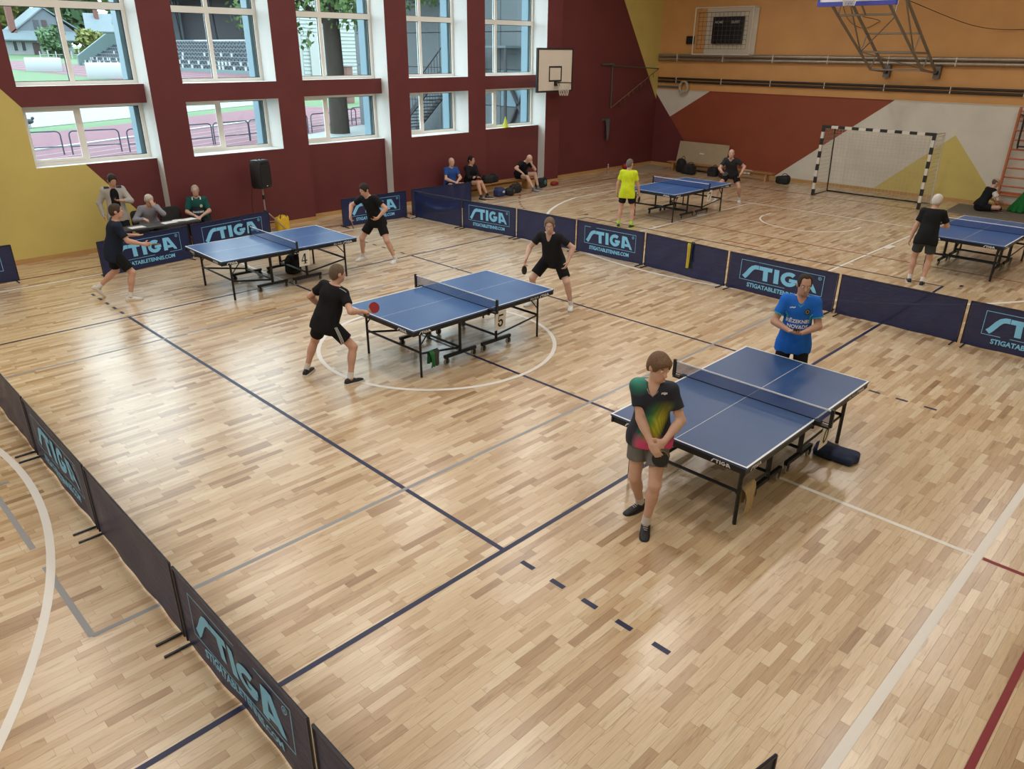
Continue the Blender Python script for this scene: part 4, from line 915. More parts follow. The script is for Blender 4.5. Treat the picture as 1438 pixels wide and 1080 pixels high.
def person(name_label, x, y, yaw, H, pel, neck, head, wl, wr, al, ar, h=.012, sk='#c79a80', hair=None, hair_c='#3a2e26', hair_t=.012, shirt='#15161a', shirt_m=None, sleeve=.62, long_sleeve=False,
           bottom='shorts', bottom_c=None, shoe='#17181b', sole='#d8d8d6', sock='#d2d0cc', twist=0., hip_twist=0., belly=0., elL=(-.4, .6, -.7), elR=(-.4, -.6, -.7), knL=(1, .25, 0), knR=(1, -.25, 0), hdL=None, hdR=None, pnL=(0, -1, 0), pnR=(0, 1, 0),
           curlL=35, curlR=35, vneck=0., hem=.13, collar=None, group=None, stripes=None, cuff=None, jacket=None, kz=(.60, .60), shw=.160, hd_s=1.):
    t = thing('person', name_label, 'person', (x, y, 0), math.radians(yaw), group); s = H/1.78
    pel, neck = np.array(pel, float), np.array(neck, float); SD = nrm(neck-pel)
    tw, hw = math.radians(twist), math.radians(hip_twist)
    shl = np.array([-math.sin(tw), math.cos(tw), 0]); shl = nrm(shl-SD*(shl @ SD)); shf = np.cross(shl, SD); hpl = np.array([-math.sin(hw), math.cos(hw), 0]); hpf = np.cross(hpl, [0, 0, 1.])
    Rt = np.array([shf, shl, SD]); hpu = np.array([0, 0, 1.]); Rh = np.array([nrm(np.cross(hpl, hpu)), hpl, hpu])
    sh = {k: neck-SD*.055*s+shl*sg*shw*s for k, sg in (('L', 1), ('R', -1))}; hip = {k: pel+hpl*sg*.088*s-np.array([0, 0, .02*s]) for k, sg in (('L', 1), ('R', -1))}
    El, Wr, Kn, An = {}, {}, {}, {}
    for k, w, hn in (('L', wl, elL), ('R', wr, elR)): El[k], Wr[k] = ik(sh[k], w, .285*s, .25*s, hn)
    for k, a, hn in (('L', al, knL), ('R', ar, knR)): Kn[k], An[k] = ik(hip[k], a[:3], .43*s, .425*s, hn)
    Rd = rot_ypt(*head[:3]); nd = nrm(np.array(Rd[2])*.75+SD*.5); Hc = neck+nd*.165*s+Rd[0]*.015
    HR = [Rd[0], Rd[1], Rd[2]]
    allp = np.array([pel, neck, Hc+[0, 0, .16], Hc]+list(sh.values())+list(El.values())+list(Wr.values())+list(Kn.values())+list(An.values()))
    B = Field(allp.min(0)-.2, allp.max(0)+.2, h)
    # trunk
    def trunk(F, g, drape=False):
        F.ell(pel+np.array([0, 0, .0]), Rh, ((.108+belly*.5)*s+g, .160*s+g, .125*s+g), .06)
        F.ell(pel+(neck-pel)*.36+shf*belly*.6, Rt, ((.102+belly)*s+g, (.142+belly*.55)*s+g, .17*s+g), .06); F.ell(pel+(neck-pel)*.70, Rt, ((.112+belly*.3)*s+g, .158*s+g, .165*s+g), .05)
        F.cone(sh['L'], sh['R'], .058*s+g*.8, .058*s+g*.8, .05); F.cone(neck-SD*.05*s+shl*.09, neck-SD*.05*s-shl*.09, .05*s+g*.6, .05*s+g*.6, .04)
    trunk(B, 0.); B.cone(neck-SD*.05*s, Hc-Rd[2]*.06*s, .062*s, .055*s, .025)
    # head
    hs = s*.5+.5
    def hp(a): return Hc+(Rd[0]*a[0]+Rd[1]*a[1]+Rd[2]*a[2])*hs
    B.ell(hp((-.008, 0, .024)), HR, (.098*hs, .076*hs, .094*hs), .02); B.ell(hp((.022, 0, -.045)), HR, (.074*hs, .060*hs, .075*hs), .03); B.ell(hp((.062, 0, -.095)), HR, (.03*hs, .032*hs, .022*hs), .03)
    B.cone(hp((.088, 0, .012)), hp((.112, 0, -.028)), .010*hs, .015*hs, .012); B.cone(hp((.086, .03, .03)), hp((.086, -.03, .03)), .010*hs, .010*hs, .015)
    B.cone(hp((.088, .016, -.066)), hp((.088, -.016, -.066)), .009*hs, .009*hs, .012)
    for sg in (1, -1):
        B.ell(hp((.094, sg*.032, .010)), HR, (.013, .016, .011), 0, sub=True) if h < .01 else None
        B.ell(hp((-.012, sg*.078, -.012)), HR, (.024*hs, max(.011, h*.9), .033*hs), .008)
    # limbs
    fr = max(.0088, .66*h)
    for k, sg in (('L', 1), ('R', -1)):
        B.cone(sh[k], El[k], .050*s, .041*s, .04); B.cone(El[k], Wr[k], .041*s, max(.027*s, h*1.6), .02); B.ell(El[k]*.72+Wr[k]*.28, [nrm(Wr[k]-El[k]), *np.linalg.svd(np.array([nrm(Wr[k]-El[k])]))[2][1:]], (.09*s, .043*s, .043*s), .02)
        B.cone(hip[k], Kn[k], .084*s, .056*s, .05); B.cone(Kn[k], An[k], .053*s, .036*s, .03); c = Kn[k]*.68+An[k]*.32; ax = nrm(An[k]-Kn[k]); bk = nrm(np.cross(hpl, ax)); B.ell(c-np.array([1, 0, 0])*.012, [ax, *np.linalg.svd(np.array([ax]))[2][1:]], (.11*s, .054*s, .054*s), .03)
        hd = nrm((hdL if k == 'L' else hdR) if (hdL if k == 'L' else hdR) is not None else Wr[k]-El[k]); pn = np.array(pnL if k == 'L' else pnR, float); pn = nrm(pn-hd*(pn @ hd)); sd = np.cross(pn, hd)*(1 if k == 'L' else -1)     # sd: towards the thumb
        pc = Wr[k]+hd*.045*s; B.ell(pc, [hd, sd, pn], (.052*s, .042*s, max(.018*s, h)), .018); cu = math.radians(curlL if k == 'L' else curlR)
        for j, (off, ln) in enumerate(((.030, .072), (.010, .080), (-.011, .074), (-.030, .058))):
            a = pc+hd*.036*s+sd*off*s; d1 = nrm(hd*math.cos(cu*.5)+pn*math.sin(cu*.5)); b = a+d1*ln*.5*s; d2 = nrm(hd*math.cos(cu*1.5)+pn*math.sin(cu*1.5)); c = b+d2*ln*.55*s
            B.cone(a, b, fr, fr*.95, .006); B.cone(b, c, fr*.95, fr*.8, .004)
        a = Wr[k]+hd*.02*s+sd*.024*s; b = a+nrm(sd*.75+hd*.6+pn*.2)*.045*s; B.cone(a, b, fr*1.25, fr*1.1, .012); B.cone(b, b+nrm(hd*.9+sd*.25+pn*.45)*.036*s, fr*1.1, fr*.85, .004)
        B.cone(An[k], An[k]-np.array([0, 0, .03]), .034, .034, .02)
    body = B.mesh('body', skin(sk), t, 1)
    # face
    if h <= .0125:
        for sg in (1, -1):
            e = hp((.083, sg*.031, .008)); MB().ball(e, .0125*hs, 10, 8).build('eye', M_EYEW, t, True); MB().ball(hp((.0895, sg*.031, .008)), .0068*hs, 8, 6).build('iris', M_EYED, t, True)
            MB().tube([hp((.091, sg*.016, .030)), hp((.093, sg*.03, .034)), hp((.084, sg*.047, .030))], [.0035, .0045, .003], 6).build('eyebrow', mat('brow_'+hair_c[1:], hair_c, .8), t, True)
        MB().tube([hp((.089, .022, -.066)), hp((.097, 0, -.064)), hp((.089, -.022, -.066))], [.003, .0055, .003], 6).build('lips', M_LIP, t, True)
    # hair
    if hair:
        Fh = Field(Hc-.2, Hc+.2, min(h, .010)); g = hair_t; k0 = .02
        Fh.ell(hp((-.010, 0, .025)), HR, (.098*hs+g, .076*hs+g, .094*hs+g*.9), 0)
        if hair in ('short', 'thick'): Fh.ell(hp((-.045, 0, -.02)), HR, (.060*hs+g, .066*hs+g, .075*hs+g*.5), k0)
        if hair == 'fringe': Fh.ell(hp((.055, .0, .065)), HR, (.055*hs, .070*hs, .045*hs), .02); Fh.ell(hp((-.045, 0, -.015)), HR, (.062*hs+g, .070*hs+g, .085*hs+g*.5), k0)
        if hair == 'fringe': Fh.ell(hp((.108, -.010, -.028)), HR, (.088, .070, .090), 0, sub=True)
        elif hair == 'band': Fh.plane(hp((.02, 0, .0)), Rd[0]); Fh.plane(hp((-.02, 0, .055)), Rd[2]*.9+Rd[0]*.35)
        elif hair == 'receding': Fh.ell(hp((.100, 0, .0)), HR, (.088, .074, .115), 0, sub=True); [Fh.ell(hp((.085, sg*.035, .075)), HR, (.055, .025, .05), 0, sub=True) for sg in (1, -1)]
        else: Fh.ell(hp((.108, 0, -.008)), HR, (.092, .074, .102), 0, sub=True)
        Fh.plane(hp((-.02, 0, -.075)), -Rd[2]*.9+Rd[0]*.25); Fh.plane(hp((.040, 0, -.02)), Rd[0]*.5-Rd[2]*.87)
        [Fh.ell(hp((-.008, sg*.085, -.022)), HR, (.026, .03, .034), 0, sub=True) for sg in (1, -1)]
        Fh.mesh('hair', mat('hair_'+hair_c[1:], hair_c, .75, spec=.25, var=.25, scale=60, bump=.3), t, 1)
    # shirt
    g = .016; lo = allp.min(0)-.2; hi = allp.max(0)+.2; T = Field(lo, hi, h)
    trunk(T, g); hemc = pel-SD*hem*s
    T.ell(pel*.9+neck*.1, Rt, ((.118+belly*.8)*s+g, .160*s+g, .2*s), .05)
    T.cone(hemc+SD*.02+hpl*.082*s, hemc+SD*.02-hpl*.082*s, .112*s+g, .112*s+g, .07); T.cone(hemc+SD*.10+hpl*.075*s, hemc+SD*.10-hpl*.075*s, .105*s+g, .105*s+g, .05)
    T.plane(hemc, -SD); T.plane(neck+SD*.015*s, nrm(SD*.93-shf*.1))
    for k in 'LR':
        if long_sleeve: T.cone(sh[k], El[k], .066*s, .056*s, .04); T.cone(El[k], Wr[k]-nrm(Wr[k]-El[k])*.01, .056*s, .040*s, .02)
        else:
            S2 = Field(np.minimum(sh[k], El[k])-.15, np.maximum(sh[k], El[k])+.15, h); e = sh[k]+(El[k]-sh[k])*(sleeve+.1); S2.cone(sh[k], e, .064*s, .066*s, 0); S2.plane(sh[k]+(El[k]-sh[k])*sleeve, El[k]-sh[k])
            q = T.block(S2.lo+h, S2.lo+S2.h*(S2.n-2))
            ox = np.rint((S2.lo-T.lo)/h).astype(int)      # resample onto the main grid (same spacing)
            fsh = (S2.lo-T.lo)/h-ox
            U = Field.__new__(Field); U.h = h; U.lo = T.lo; U.n = T.n; U.ax = T.ax; U.d = np.full(T.n, 1., np.float32); U.cone(sh[k], e, .064*s, .066*s, 0); U.plane(sh[k]+(El[k]-sh[k])*sleeve, El[k]-sh[k])
            hh = np.clip(.5+.5*(T.d-U.d)/.03, 0, 1); T.d = T.d*(1-hh)+U.d*hh-.03*hh*(1-hh)
    nf = neck+shf*.075*s-SD*.015; T.cone(neck+SD*.03, neck-SD*.012+shf*.02, .064*s, .060*s, 0, sub=True)
    if vneck: T.cone(neck+shf*.06*s, neck+shf*.15*s-SD*vneck, .05*s, .012, 0, sub=True)
    if jacket: T.cone(neck+shf*.12*s, hemc+shf*.17*s-SD*.1, .05, .06, 0, sub=True); T.cone(neck+shf*.225*s, hemc+shf*.275*s-SD*.1, .15, .16, 0, sub=True)
    so = T.mesh('jacket' if jacket else 'shirt', shirt_m or cloth('shirt_'+shirt[1:], shirt), t, 2)
    if jacket:
        U = Field(lo, hi, h); trunk(U, .008); U.plane(hemc+SD*.03, -SD); U.plane(neck-SD*.005*s, nrm(SD)); U.mesh('inner_shirt', cloth('inner_'+jacket[1:], jacket), t, 1)
    # shorts or trousers
    S = Field(lo, hi, h); gc = bottom_c or '#141416'
    S.ell(pel-np.array([0, 0, .02]), Rh, (.114*s+belly*.4, .160*s, .13*s), .05); S.plane(pel+SD*.07*s, SD)
    for k in 'LR':
        d = Kn[k]-hip[k]; fx = kz[0 if k == 'L' else 1]
        U = Field.__new__(Field); U.h = h; U.lo = S.lo; U.n = S.n; U.ax = S.ax; U.d = np.full(S.n, 1., np.float32)
        if bottom == 'shorts': U.cone(hip[k], hip[k]+d*(fx+.15), .100*s, .094*s, 0); U.plane(hip[k]+d*fx, d)
        else: U.cone(hip[k], Kn[k], .096*s, .072*s, 0); U.cone(Kn[k], An[k], .072*s, .062*s, .03); U.plane(An[k]+(An[k]-Kn[k])*.02, An[k]-Kn[k])
        hh = np.clip(.5+.5*(S.d-U.d)/.03, 0, 1); S.d = S.d*(1-hh)+U.d*hh-.03*hh*(1-hh)
    bo = S.mesh('shorts' if bottom == 'shorts' else 'trousers', cloth('bottom_'+gc[1:], gc), t, 2)
    # shoes and socks
    up_, sl_ = shoe_parts(s)
    for k, a in (('L', al), ('R', ar)):
        toe, pit = (a[3] if len(a) > 3 else 0.), (a[4] if len(a) > 4 else 0.)
        M = Matrix.Translation(Vector(An[k])) @ Matrix.Rotation(math.radians(toe), 4, 'Z') @ Matrix.Rotation(math.radians(pit), 4, 'Y') @ Matrix.Translation((0, 0, -.092))
        a1 = MB(); a1.add([M @ Vector(q) for q in up_.v], up_.f); so_ = a1.build('shoe', mat('shoe_'+shoe[1:], shoe, .6, var=.1, scale=30), t, 'all')
        a2 = MB(); a2.add([M @ Vector(q) for q in sl_.v], sl_.f); a2.build('sole', mat('sole_'+sole[1:], sole, .7), so_)
        ln = MB(); 
        for q in range(4): ln.tube([M @ Vector((.03+.016*q, -.022, .088-.010*q)), M @ Vector((.036+.016*q, 0, .096-.010*q)), M @ Vector((.03+.016*q, .022, .088-.010*q))], .003, 5)
        ln.build('laces', mat('laces_pale', '#c9c9c6', .8), so_)
        if bottom == 'shorts' and sock: d = nrm(Kn[k]-An[k]); MB().tube([An[k]-d*.01, An[k]+d*.03, An[k]+d*.075], [.043*s, .041*s, .043*s], 12).build('sock', mat('sock_'+sock[1:], sock, .9), t, True)
    P = dict(root=t, Wr=Wr, El=El, Kn=Kn, Hc=Hc, Rd=Rd, shirt=so, bottom=bo, neck=neck, pel=pel, shf=shf, shl=shl, SD=SD, M=Matrix.Translation((x, y, 0)) @ Matrix.Rotation(math.radians(yaw), 4, 'Z'), hp=hp, sh=sh)
    P['hand'] = {k: (Wr[k]+nrm((hdL if k == 'L' else hdR) if (hdL if k == 'L' else hdR) is not None else Wr[k]-El[k])*.075*s) for k in 'LR'}
    return P
def decal(P, part, vf, origin, right, upv, nrm_dir, m, name='print', off=.004):
    """flat print pressed onto a garment: each point of the drawing is cast onto the cloth and sits just proud of it"""
    V, F = o_mesh[P[part].name]; bvh = P.get('_b_'+part)
    if bvh is None: bvh = BVHTree.FromPolygons([Vector(q) for q in V], [tuple(int(i) for i in q) for q in F]); P['_b_'+part] = bvh
    r, u, n_ = Vector(right).normalized(), Vector(upv).normalized(), Vector(nrm_dir).normalized(); vv = []; keep = []
    for q in vf[0]:
        o = Vector(origin)+r*q[0]+u*q[2]+n_*.6; hit = bvh.ray_cast(o, -n_)
        keep.append(hit[0] is not None and (hit[0]-Vector(origin)).length < .6); vv.append((hit[0]+n_*off) if hit[0] else Vector(origin))
    ff = [f for f in vf[1] if all(keep[i] for i in f)]
    if ff: return MB().add(vv, ff).build(name, m, P[part])
def grid_vf(w, hgt, nx, nz, fn=None):
    v = [((i/nx-.5)*w, 0., (j/nz)*hgt) for j in range(nz+1) for i in range(nx+1)]; f = [(j*(nx+1)+i, j*(nx+1)+i+1, (j+1)*(nx+1)+i+1, (j+1)*(nx+1)+i) for j in range(nz) for i in range(nx)]
    return ([fn(q) for q in v] if fn else v), f
M_RUBRED = mat('red_rubber', '#8e1f2a', .55); M_RUBBLK = mat('black_rubber', '#191a1c', .55); M_HANDLE = mat('paddle_wood', '#b08a58', .6)
def paddle(P, k, direction, normal, label, front=M_RUBRED):
    """bat held in hand k: blade along `direction`, faces along +-normal (all in the person's own axes)"""
    d = nrm(direction); n_ = np.array(normal, float); n_ = nrm(n_-d*(n_ @ d)); sdv = np.cross(d, n_); hpos = P['hand'][k]
    W = P['M']; t = thing('table_tennis_bat', label, 'bat'); Mx = Matrix((Vector(sdv), Vector(-n_), Vector(d))).transposed().to_4x4(); Mx.translation = Vector(hpos)
    t.matrix_world = W @ Mx
    pts = [(.075*math.cos(a), .118+.078*math.sin(a)) for a in np.linspace(-PI/2+.35, 1.5*PI-.35, 24)]+[(-.014, .03), (.014, .03)]
    MB().prism(pts, .007).build('blade', M_HANDLE, t)
    p2 = [(.074*math.cos(a), .118+.077*math.sin(a)) for a in np.linspace(-PI/2+.62, 1.5*PI-.62, 24)]
    MB().prism(p2, .003, (0, -.0055, 0)).build('rubber', front, t); MB().prism(p2, .003, (0, .0055, 0)).build('rubber', M_RUBBLK, t)
    MB().rbox((0, 0, -.01), (.028, .022, .10), .009).build('handle', M_HANDLE, t)
    return t
# ------------------------------------------------------------------ the player in rainbow shirt
def rainbow_material():
    m, nt, b, N, L = shader('rainbow_shirt_cloth'); tc = N('ShaderNodeTexCoord'); sp = N('ShaderNodeSeparateXYZ'); L(tc.outputs['Object'], sp.inputs[0]); X, Y, Z = sp.outputs
    base = lin('#141b2c')
    # streak field: bright wedge on the wearer's left front, widening downwards
    u = math_node(nt, 'MULTIPLY_ADD', Z, -.62, math_node(nt, 'SUBTRACT', .92, Y))      # grows downwards and towards the right side
    v = math_node(nt, 'ADD', Y, math_node(nt, 'MULTIPLY_ADD', Z, -.30, .335))           # across the streak
    mr = N('ShaderNodeMapRange'); mr.inputs['From Min'].default_value = -.09; mr.inputs['From Max'].default_value = .15; L(v, mr.inputs[0])
    cr = N('ShaderNodeValToRGB'); e = cr.color_ramp.elements; st = [(0., '#141b2c'), (.2, '#1f6a5c'), (.4, '#5f9a3c'), (.66, '#b9b92c'), (.86, '#a4a42a'), (1., '#1c2430')]
    while len(e) < len(st): e.new(.5)
    for el, (p_, c_) in zip(e, st): el.position = p_; el.color = (*lin(c_), 1)
    L(mr.outputs[0], cr.inputs[0])
    zr = N('ShaderNodeMapRange'); zr.inputs['From Min'].default_value = 1.34; zr.inputs['From Max'].default_value = 1.15; L(Z, zr.inputs[0])
    front = N('ShaderNodeMapRange'); front.inputs['From Min'].default_value = -.02; front.inputs['From Max'].default_value = .05; L(X, front.inputs[0])
    wv = N('ShaderNodeTexWave'); wv.inputs['Scale'].default_value = 26; wv.inputs['Distortion'].default_value = 1.; mp = N('ShaderNodeMapping'); mp.inputs['Rotation'].default_value = (math.radians(70), 0, 0); L(tc.outputs['Object'], mp.inputs[0]); L(mp.outputs[0], wv.inputs['Vector'])
    wf = math_node(nt, 'MULTIPLY_ADD', wv.outputs['Fac'], .3, .7)
    c = mix_node(nt, math_node(nt, 'MULTIPLY', math_node(nt, 'MULTIPLY', zr.outputs[0], front.outputs[0]), wf), base, cr.outputs[0])
    # pink to orange at the hem
    hz = N('ShaderNodeMapRange'); hz.inputs['From Min'].default_value = 1.0; hz.inputs['From Max'].default_value = .90; L(Z, hz.inputs[0]); side = N('ShaderNodeMapRange'); side.inputs['From Min'].default_value = -.15; side.inputs['From Max'].default_value = -.08; L(Y, side.inputs[0])
    c = mix_node(nt, math_node(nt, 'MULTIPLY', math_node(nt, 'MULTIPLY', hz.outputs[0], front.outputs[0]), side.outputs[0]), c, lin('#d2457e'))
    # teal shoulder on the wearer's right
    d = N('ShaderNodeVectorMath'); d.operation = 'DISTANCE'; L(tc.outputs['Object'], d.inputs[0]); d.inputs[1].default_value = (.03, -.13, 1.46)
    dr = N('ShaderNodeMapRange'); dr.inputs['From Min'].default_value = .15; dr.inputs['From Max'].default_value = .03; L(d.outputs['Value'], dr.inputs[0])
    c = mix_node(nt, math_node(nt, 'MULTIPLY', dr.outputs[0], .9), c, lin('#2f8f7c'))
    L(c, b.inputs['Base Color']); b.inputs['Roughness'].default_value = .7; return m
boy = person('person in dark shirt with rainbow print and grey shorts, walking beside the table', -1.68, -5.06, 208, 1.82, (0, 0, .94), (.02, 0, 1.46), (42, 14, 3), (.24, .15, 1.0), (.25, .045, .96), (.17, .055, .094, 4, 6), (-.16, -.05, .10, -42, 8),
             h=.008, sk='#c39a84', hair='fringe', hair_c='#6a5340', hair_t=.017, shirt_m=rainbow_material(), shw=.142, bottom_c='#6d6c69', shoe='#16161a', sole='#2c2a2a', sock='#c9c6c2', vneck=.11, hem=.10, elL=(-.55, .75, -.2), elR=(-.5, -.8, -.2), hdL=(.25, -.75, -.6), hdR=(.35, .6, -.7), pnL=(-.8, -.2, -.3), pnR=(-.8, .2, -.2), kz=(.62, .56))
chain = MB().tube([boy['neck']+boy['shf']*f_+boy['shl']*l_+boy['SD']*u_ for f_, l_, u_ in ((.01, .072, .012), (.06, .066, -.012), (.11, .038, -.05), (.127, .005, -.083), (.122, -.03, -.055), (.065, -.066, -.012), (.01, -.072, .012))], .0035, 6).build('necklace', mat('silver_chain', '#9a948a', .35, metal=.8), boy['root'], True)
paddle(boy, 'L', (.15, .35, -.9), (.95, .1, 0), 'dark bat hanging from the hands of the player in rainbow shirt', M_RUBBLK)
decal(boy, 'shirt', text_mesh('stiga', .028, .001, shear=.3), boy['neck']+boy['shl']*.10-boy['SD']*.06, boy['shl'], boy['SD'], boy['shf'], M_WHITEP)
# ------------------------------------------------------------------ man in blue shirt
blue = person('person in bright blue football shirt and black trousers standing behind the table', 1.60, -4.855, 207, 1.80, (0, 0, .955), (.03, 0, 1.49), (10, 12, 0), (.27, .055, 1.12), (.275, -.09, 1.135), (.02, .11, .094, 10), (0, -.11, .094, -12), h=.008, sk='#b08670', hair='receding', hair_c='#2e2722', hair_t=.009,
              shirt='#1f62c0', bottom='trousers', bottom_c='#17181c', vneck=.06, hem=.16, elL=(-.4, .8, -.5), elR=(-.4, -.8, -.5), hdL=(.5, -.8, 0), hdR=(.5, .8, 0), pnL=(0, -.2, 1), pnR=(0, .2, 1), curlL=55, curlR=55, belly=.012)
M_TEAL = mat('teal_trim', '#2f93a8', .7); M_CREST = mat('dark_crest', '#23302a', .7)
o_ = blue['neck']; R_ = blue['shl']; U_ = blue['SD']; N_ = blue['shf']
decal(blue, 'shirt', text_mesh('RĒZEKNES', .058, .0018), o_-U_*.285, R_, U_, N_, M_WHITEP); decal(blue, 'shirt', text_mesh('NOVADS', .058, .0018), o_-U_*.35, R_, U_, N_, M_WHITEP)
cv = [(.03*math.cos(a), 0, .036*math.sin(a)) for a in np.linspace(0, 2*PI, 18)[:-1]]; decal(blue, 'shirt', (cv, [tuple(range(17))]), o_+R_*.085-U_*.14, R_, U_, N_, M_CREST, 'crest'); 
cv2 = ribbon([(.017*math.cos(a), .02*math.sin(a)) for a in np.linspace(0, 2*PI, 17)], .006); decal(blue, 'shirt', ([(a, 0, b) for a, b in cv2[0]], cv2[1]), o_+R_*.085-U_*.14, R_, U_, N_, mat('gold_trim', '#a89a4a', .6), 'crest_ring', .006)
sw = ribbon([(-.03, -.008), (-.012, 0), (.0, .006), (.012, .0), (.03, .014)], .011); decal(blue, 'shirt', ([(a, 0, b) for a, b in sw[0]], sw[1]), o_-R_*.085-U_*.105, R_, U_, N_, M_WHITEP)
vn = ribbon([(-.07, .02), (-.035, -.045), (0, -.085), (.035, -.045), (.07, .02)], .018); decal(blue, 'shirt', ([(a, 0, b) for a, b in vn[0]], vn[1]), o_-U_*.0, R_, U_, N_, M_TEAL, 'collar_trim')
for sg in (1, -1):
    sd_ = ribbon([(sg*.15, -.17), (sg*.125, -.22), (sg*.135, -.29)], .022); decal(blue, 'shirt', ([(a, 0, b) for a, b in sd_[0]], sd_[1]), o_, R_, U_, N_, M_TEAL, 'side_trim')
for k in 'LR':
    a, b = blue['sh'][k], blue['El'][k]; q = a+(b-a)*.60; MB().tube([q, a+(b-a)*.655], .0705, 16).build('cuff_trim', M_TEAL, blue['shirt'], True)
ph = thing('smartphone', 'black smartphone held by the person in blue shirt', 'phone'); hq = (blue['hand']['L']+blue['hand']['R'])/2+np.array([.02, 0, .035]); ph.matrix_world = blue['M'] @ Matrix.Translation(Vector(hq)) @ Matrix.Rotation(math.radians(-35), 4, 'Y') @ Matrix.Rotation(PI/2, 4, 'Z')
MB().rbox((0, 0, 0), (.07, .008, .145), .008, 0, Matrix.Rotation(PI/2, 4, 'X')).build('case', M_BLKPLA, ph); MB().box((-.031, -.066, .0042), (.031, .066, .0048)).build('screen', mat('dark_screen', '#20262e', .1), ph)
# ------------------------------------------------------------------ man in black with red bat (table 5)
b5 = person('person in black shirt and shorts with white stripes, playing with a red bat', -1.97, -.06, 8, 1.76, (-.02, -.04, .84), (.13, -.12, 1.31), (-12, 8, 0), (.16, .24, .93), (.30, -.42, .97), (-.10, .36, .094, 25), (.05, -.36, .094, -14), h=.009, sk='#c0937c', hair='short', hair_c='#625244', hair_t=.007, shirt='#17181b',
            bottom_c='#17181b', shoe='#1b1c20', sole='#d6d4d0', twist=14, belly=.035, hem=.14, elL=(-.5, .8, -.4), elR=(-.6, -.7, -.5), hdR=(.9, -.1, -.25), pnR=(0, .3, -1), pnL=(0, -1, 0), curlR=70, curlL=50, knL=(.7, .7, 0), knR=(.8, -.6, 0), kz=(.70, .70))
paddle(b5, 'R', (.96, -.15, .25), (-.6, -.75, .25), 'red bat in the hand of the person in black stripes')
o_ = b5['neck']; decal(b5, 'shirt', grid_vf(.11, .05, 8, 4), o_-b5['shl']*.155-b5['SD']*.06, b5['shl'], nrm(b5['SD']-b5['shf']), nrm(-b5['shf']*.75-b5['shl']*.25+b5['SD']*.9), M_WHITEP, 'shoulder_stripe')
for j in range(3): 
    yy = -.012+j*.016; decal(b5, 'bottom', grid_vf(.006, .27, 2, 14, lambda q, yy=yy: (q[0]+yy, 0, q[2])), b5['pel']-b5['shl']*.12-np.array([0, 0, .27])+(b5['Kn']['R']-b5['pel'])*.0+np.array([.06, -.05, 0]), (1, .1, 0), (-.22, .22, 1), (-.35, -1, 0), M_WHITEP, 'side_stripe')
# ------------------------------------------------------------------ man in black V-neck (table 5, other end)
vn_ = person('person in dark V-neck shirt and long black shorts, crouching ready beyond table', 2.55, -.03, 200, 1.82, (-.06, .0, .87), (.17, .02, 1.33), (18, 16, 0), (.16, .35, .88), (.42, -.30, .92), (-.03, .37, .094, 18), (.06, -.33, .094, -20), h=.009, sk='#c09a86', hair='short', hair_c='#6b5846', hair_t=.013, shirt='#1f2026', bottom_c='#141417', shoe='#c8c8c6', sole='#b9b9b6',
             vneck=.10, hem=.15, elL=(-.6, .8, -.2), elR=(-.5, -.8, -.3), hdR=(.4, -.1, -.8), pnR=(0, 1, 0), curlR=70, curlL=40, knL=(.8, .6, 0), knR=(.8, -.5, 0), kz=(.80, .80), belly=.02)
paddle(vn_, 'R', (.35, .1, -.9), (.2, 1, 0), 'dark bat held low by the person in dark V-neck', M_RUBBLK)
# ------------------------------------------------------------------ man in navy (table 4)
n4 = person('person in navy shirt and black shorts stepping towards the table with open palm', -2.66, 5.46, -12, 1.78, (-.04, .06, .885), (.09, -.03, 1.41), (-6, 4, 0), (.34, .13, 1.10), (.43, -.24, 1.0), (-.36, .36, .20, 8, 48), (.07, -.12, .094, -4), sk='#bd9078', hair='short', hair_c='#41342a', hair_t=.010, shirt='#1c2434', bottom_c='#16171a', shoe='#cfccc6', sole='#c9b9a2', hem=.15,
            sleeve=.74, elL=(-.6, .4, -.7), elR=(-.6, -.4, -.8), hdL=(.9, -.1, -.1), hdR=(.9, .1, -.15), pnL=(0, 0, 1), pnR=(0, 1, 0), curlL=10, curlR=70, belly=.02, kz=(.82, .82))
paddle(n4, 'R', (.9, .1, -.1), (0, .3, 1), 'black bat of the person in navy shirt', M_RUBBLK)
# ------------------------------------------------------------------ server in black (table 4)
k4 = person('person in black polo and shorts swinging a bat behind table 4', 2.12, 4.47, 200, 1.80, (-.09, -.06, .885), (.10, -.10, 1.39), (-8, 32, 0), (.16, .16, .985), (.30, -.42, 1.0), (-.17, .29, .094, 12), (-.03, -.42, .094, -14), sk='#c0937c', hair='short', hair_c='#2b2320', hair_t=.014, shirt='#17181b', bottom_c='#141416', shoe='#cfcfcd', sole='#d4d2ce',
            hem=.13, elL=(-.4, .9, -.3), elR=(-.3, -.9, .1), hdL=(.3, -.8, -.4), hdR=(.1, .2, -.9), curlR=70, knL=(.9, .5, 0), knR=(.9, -.5, 0), kz=(.70, .70))
paddle(k4, 'R', (.15, .35, -.9), (.5, -.6, 0), 'dark bat held low by the server in black', M_RUBBLK)
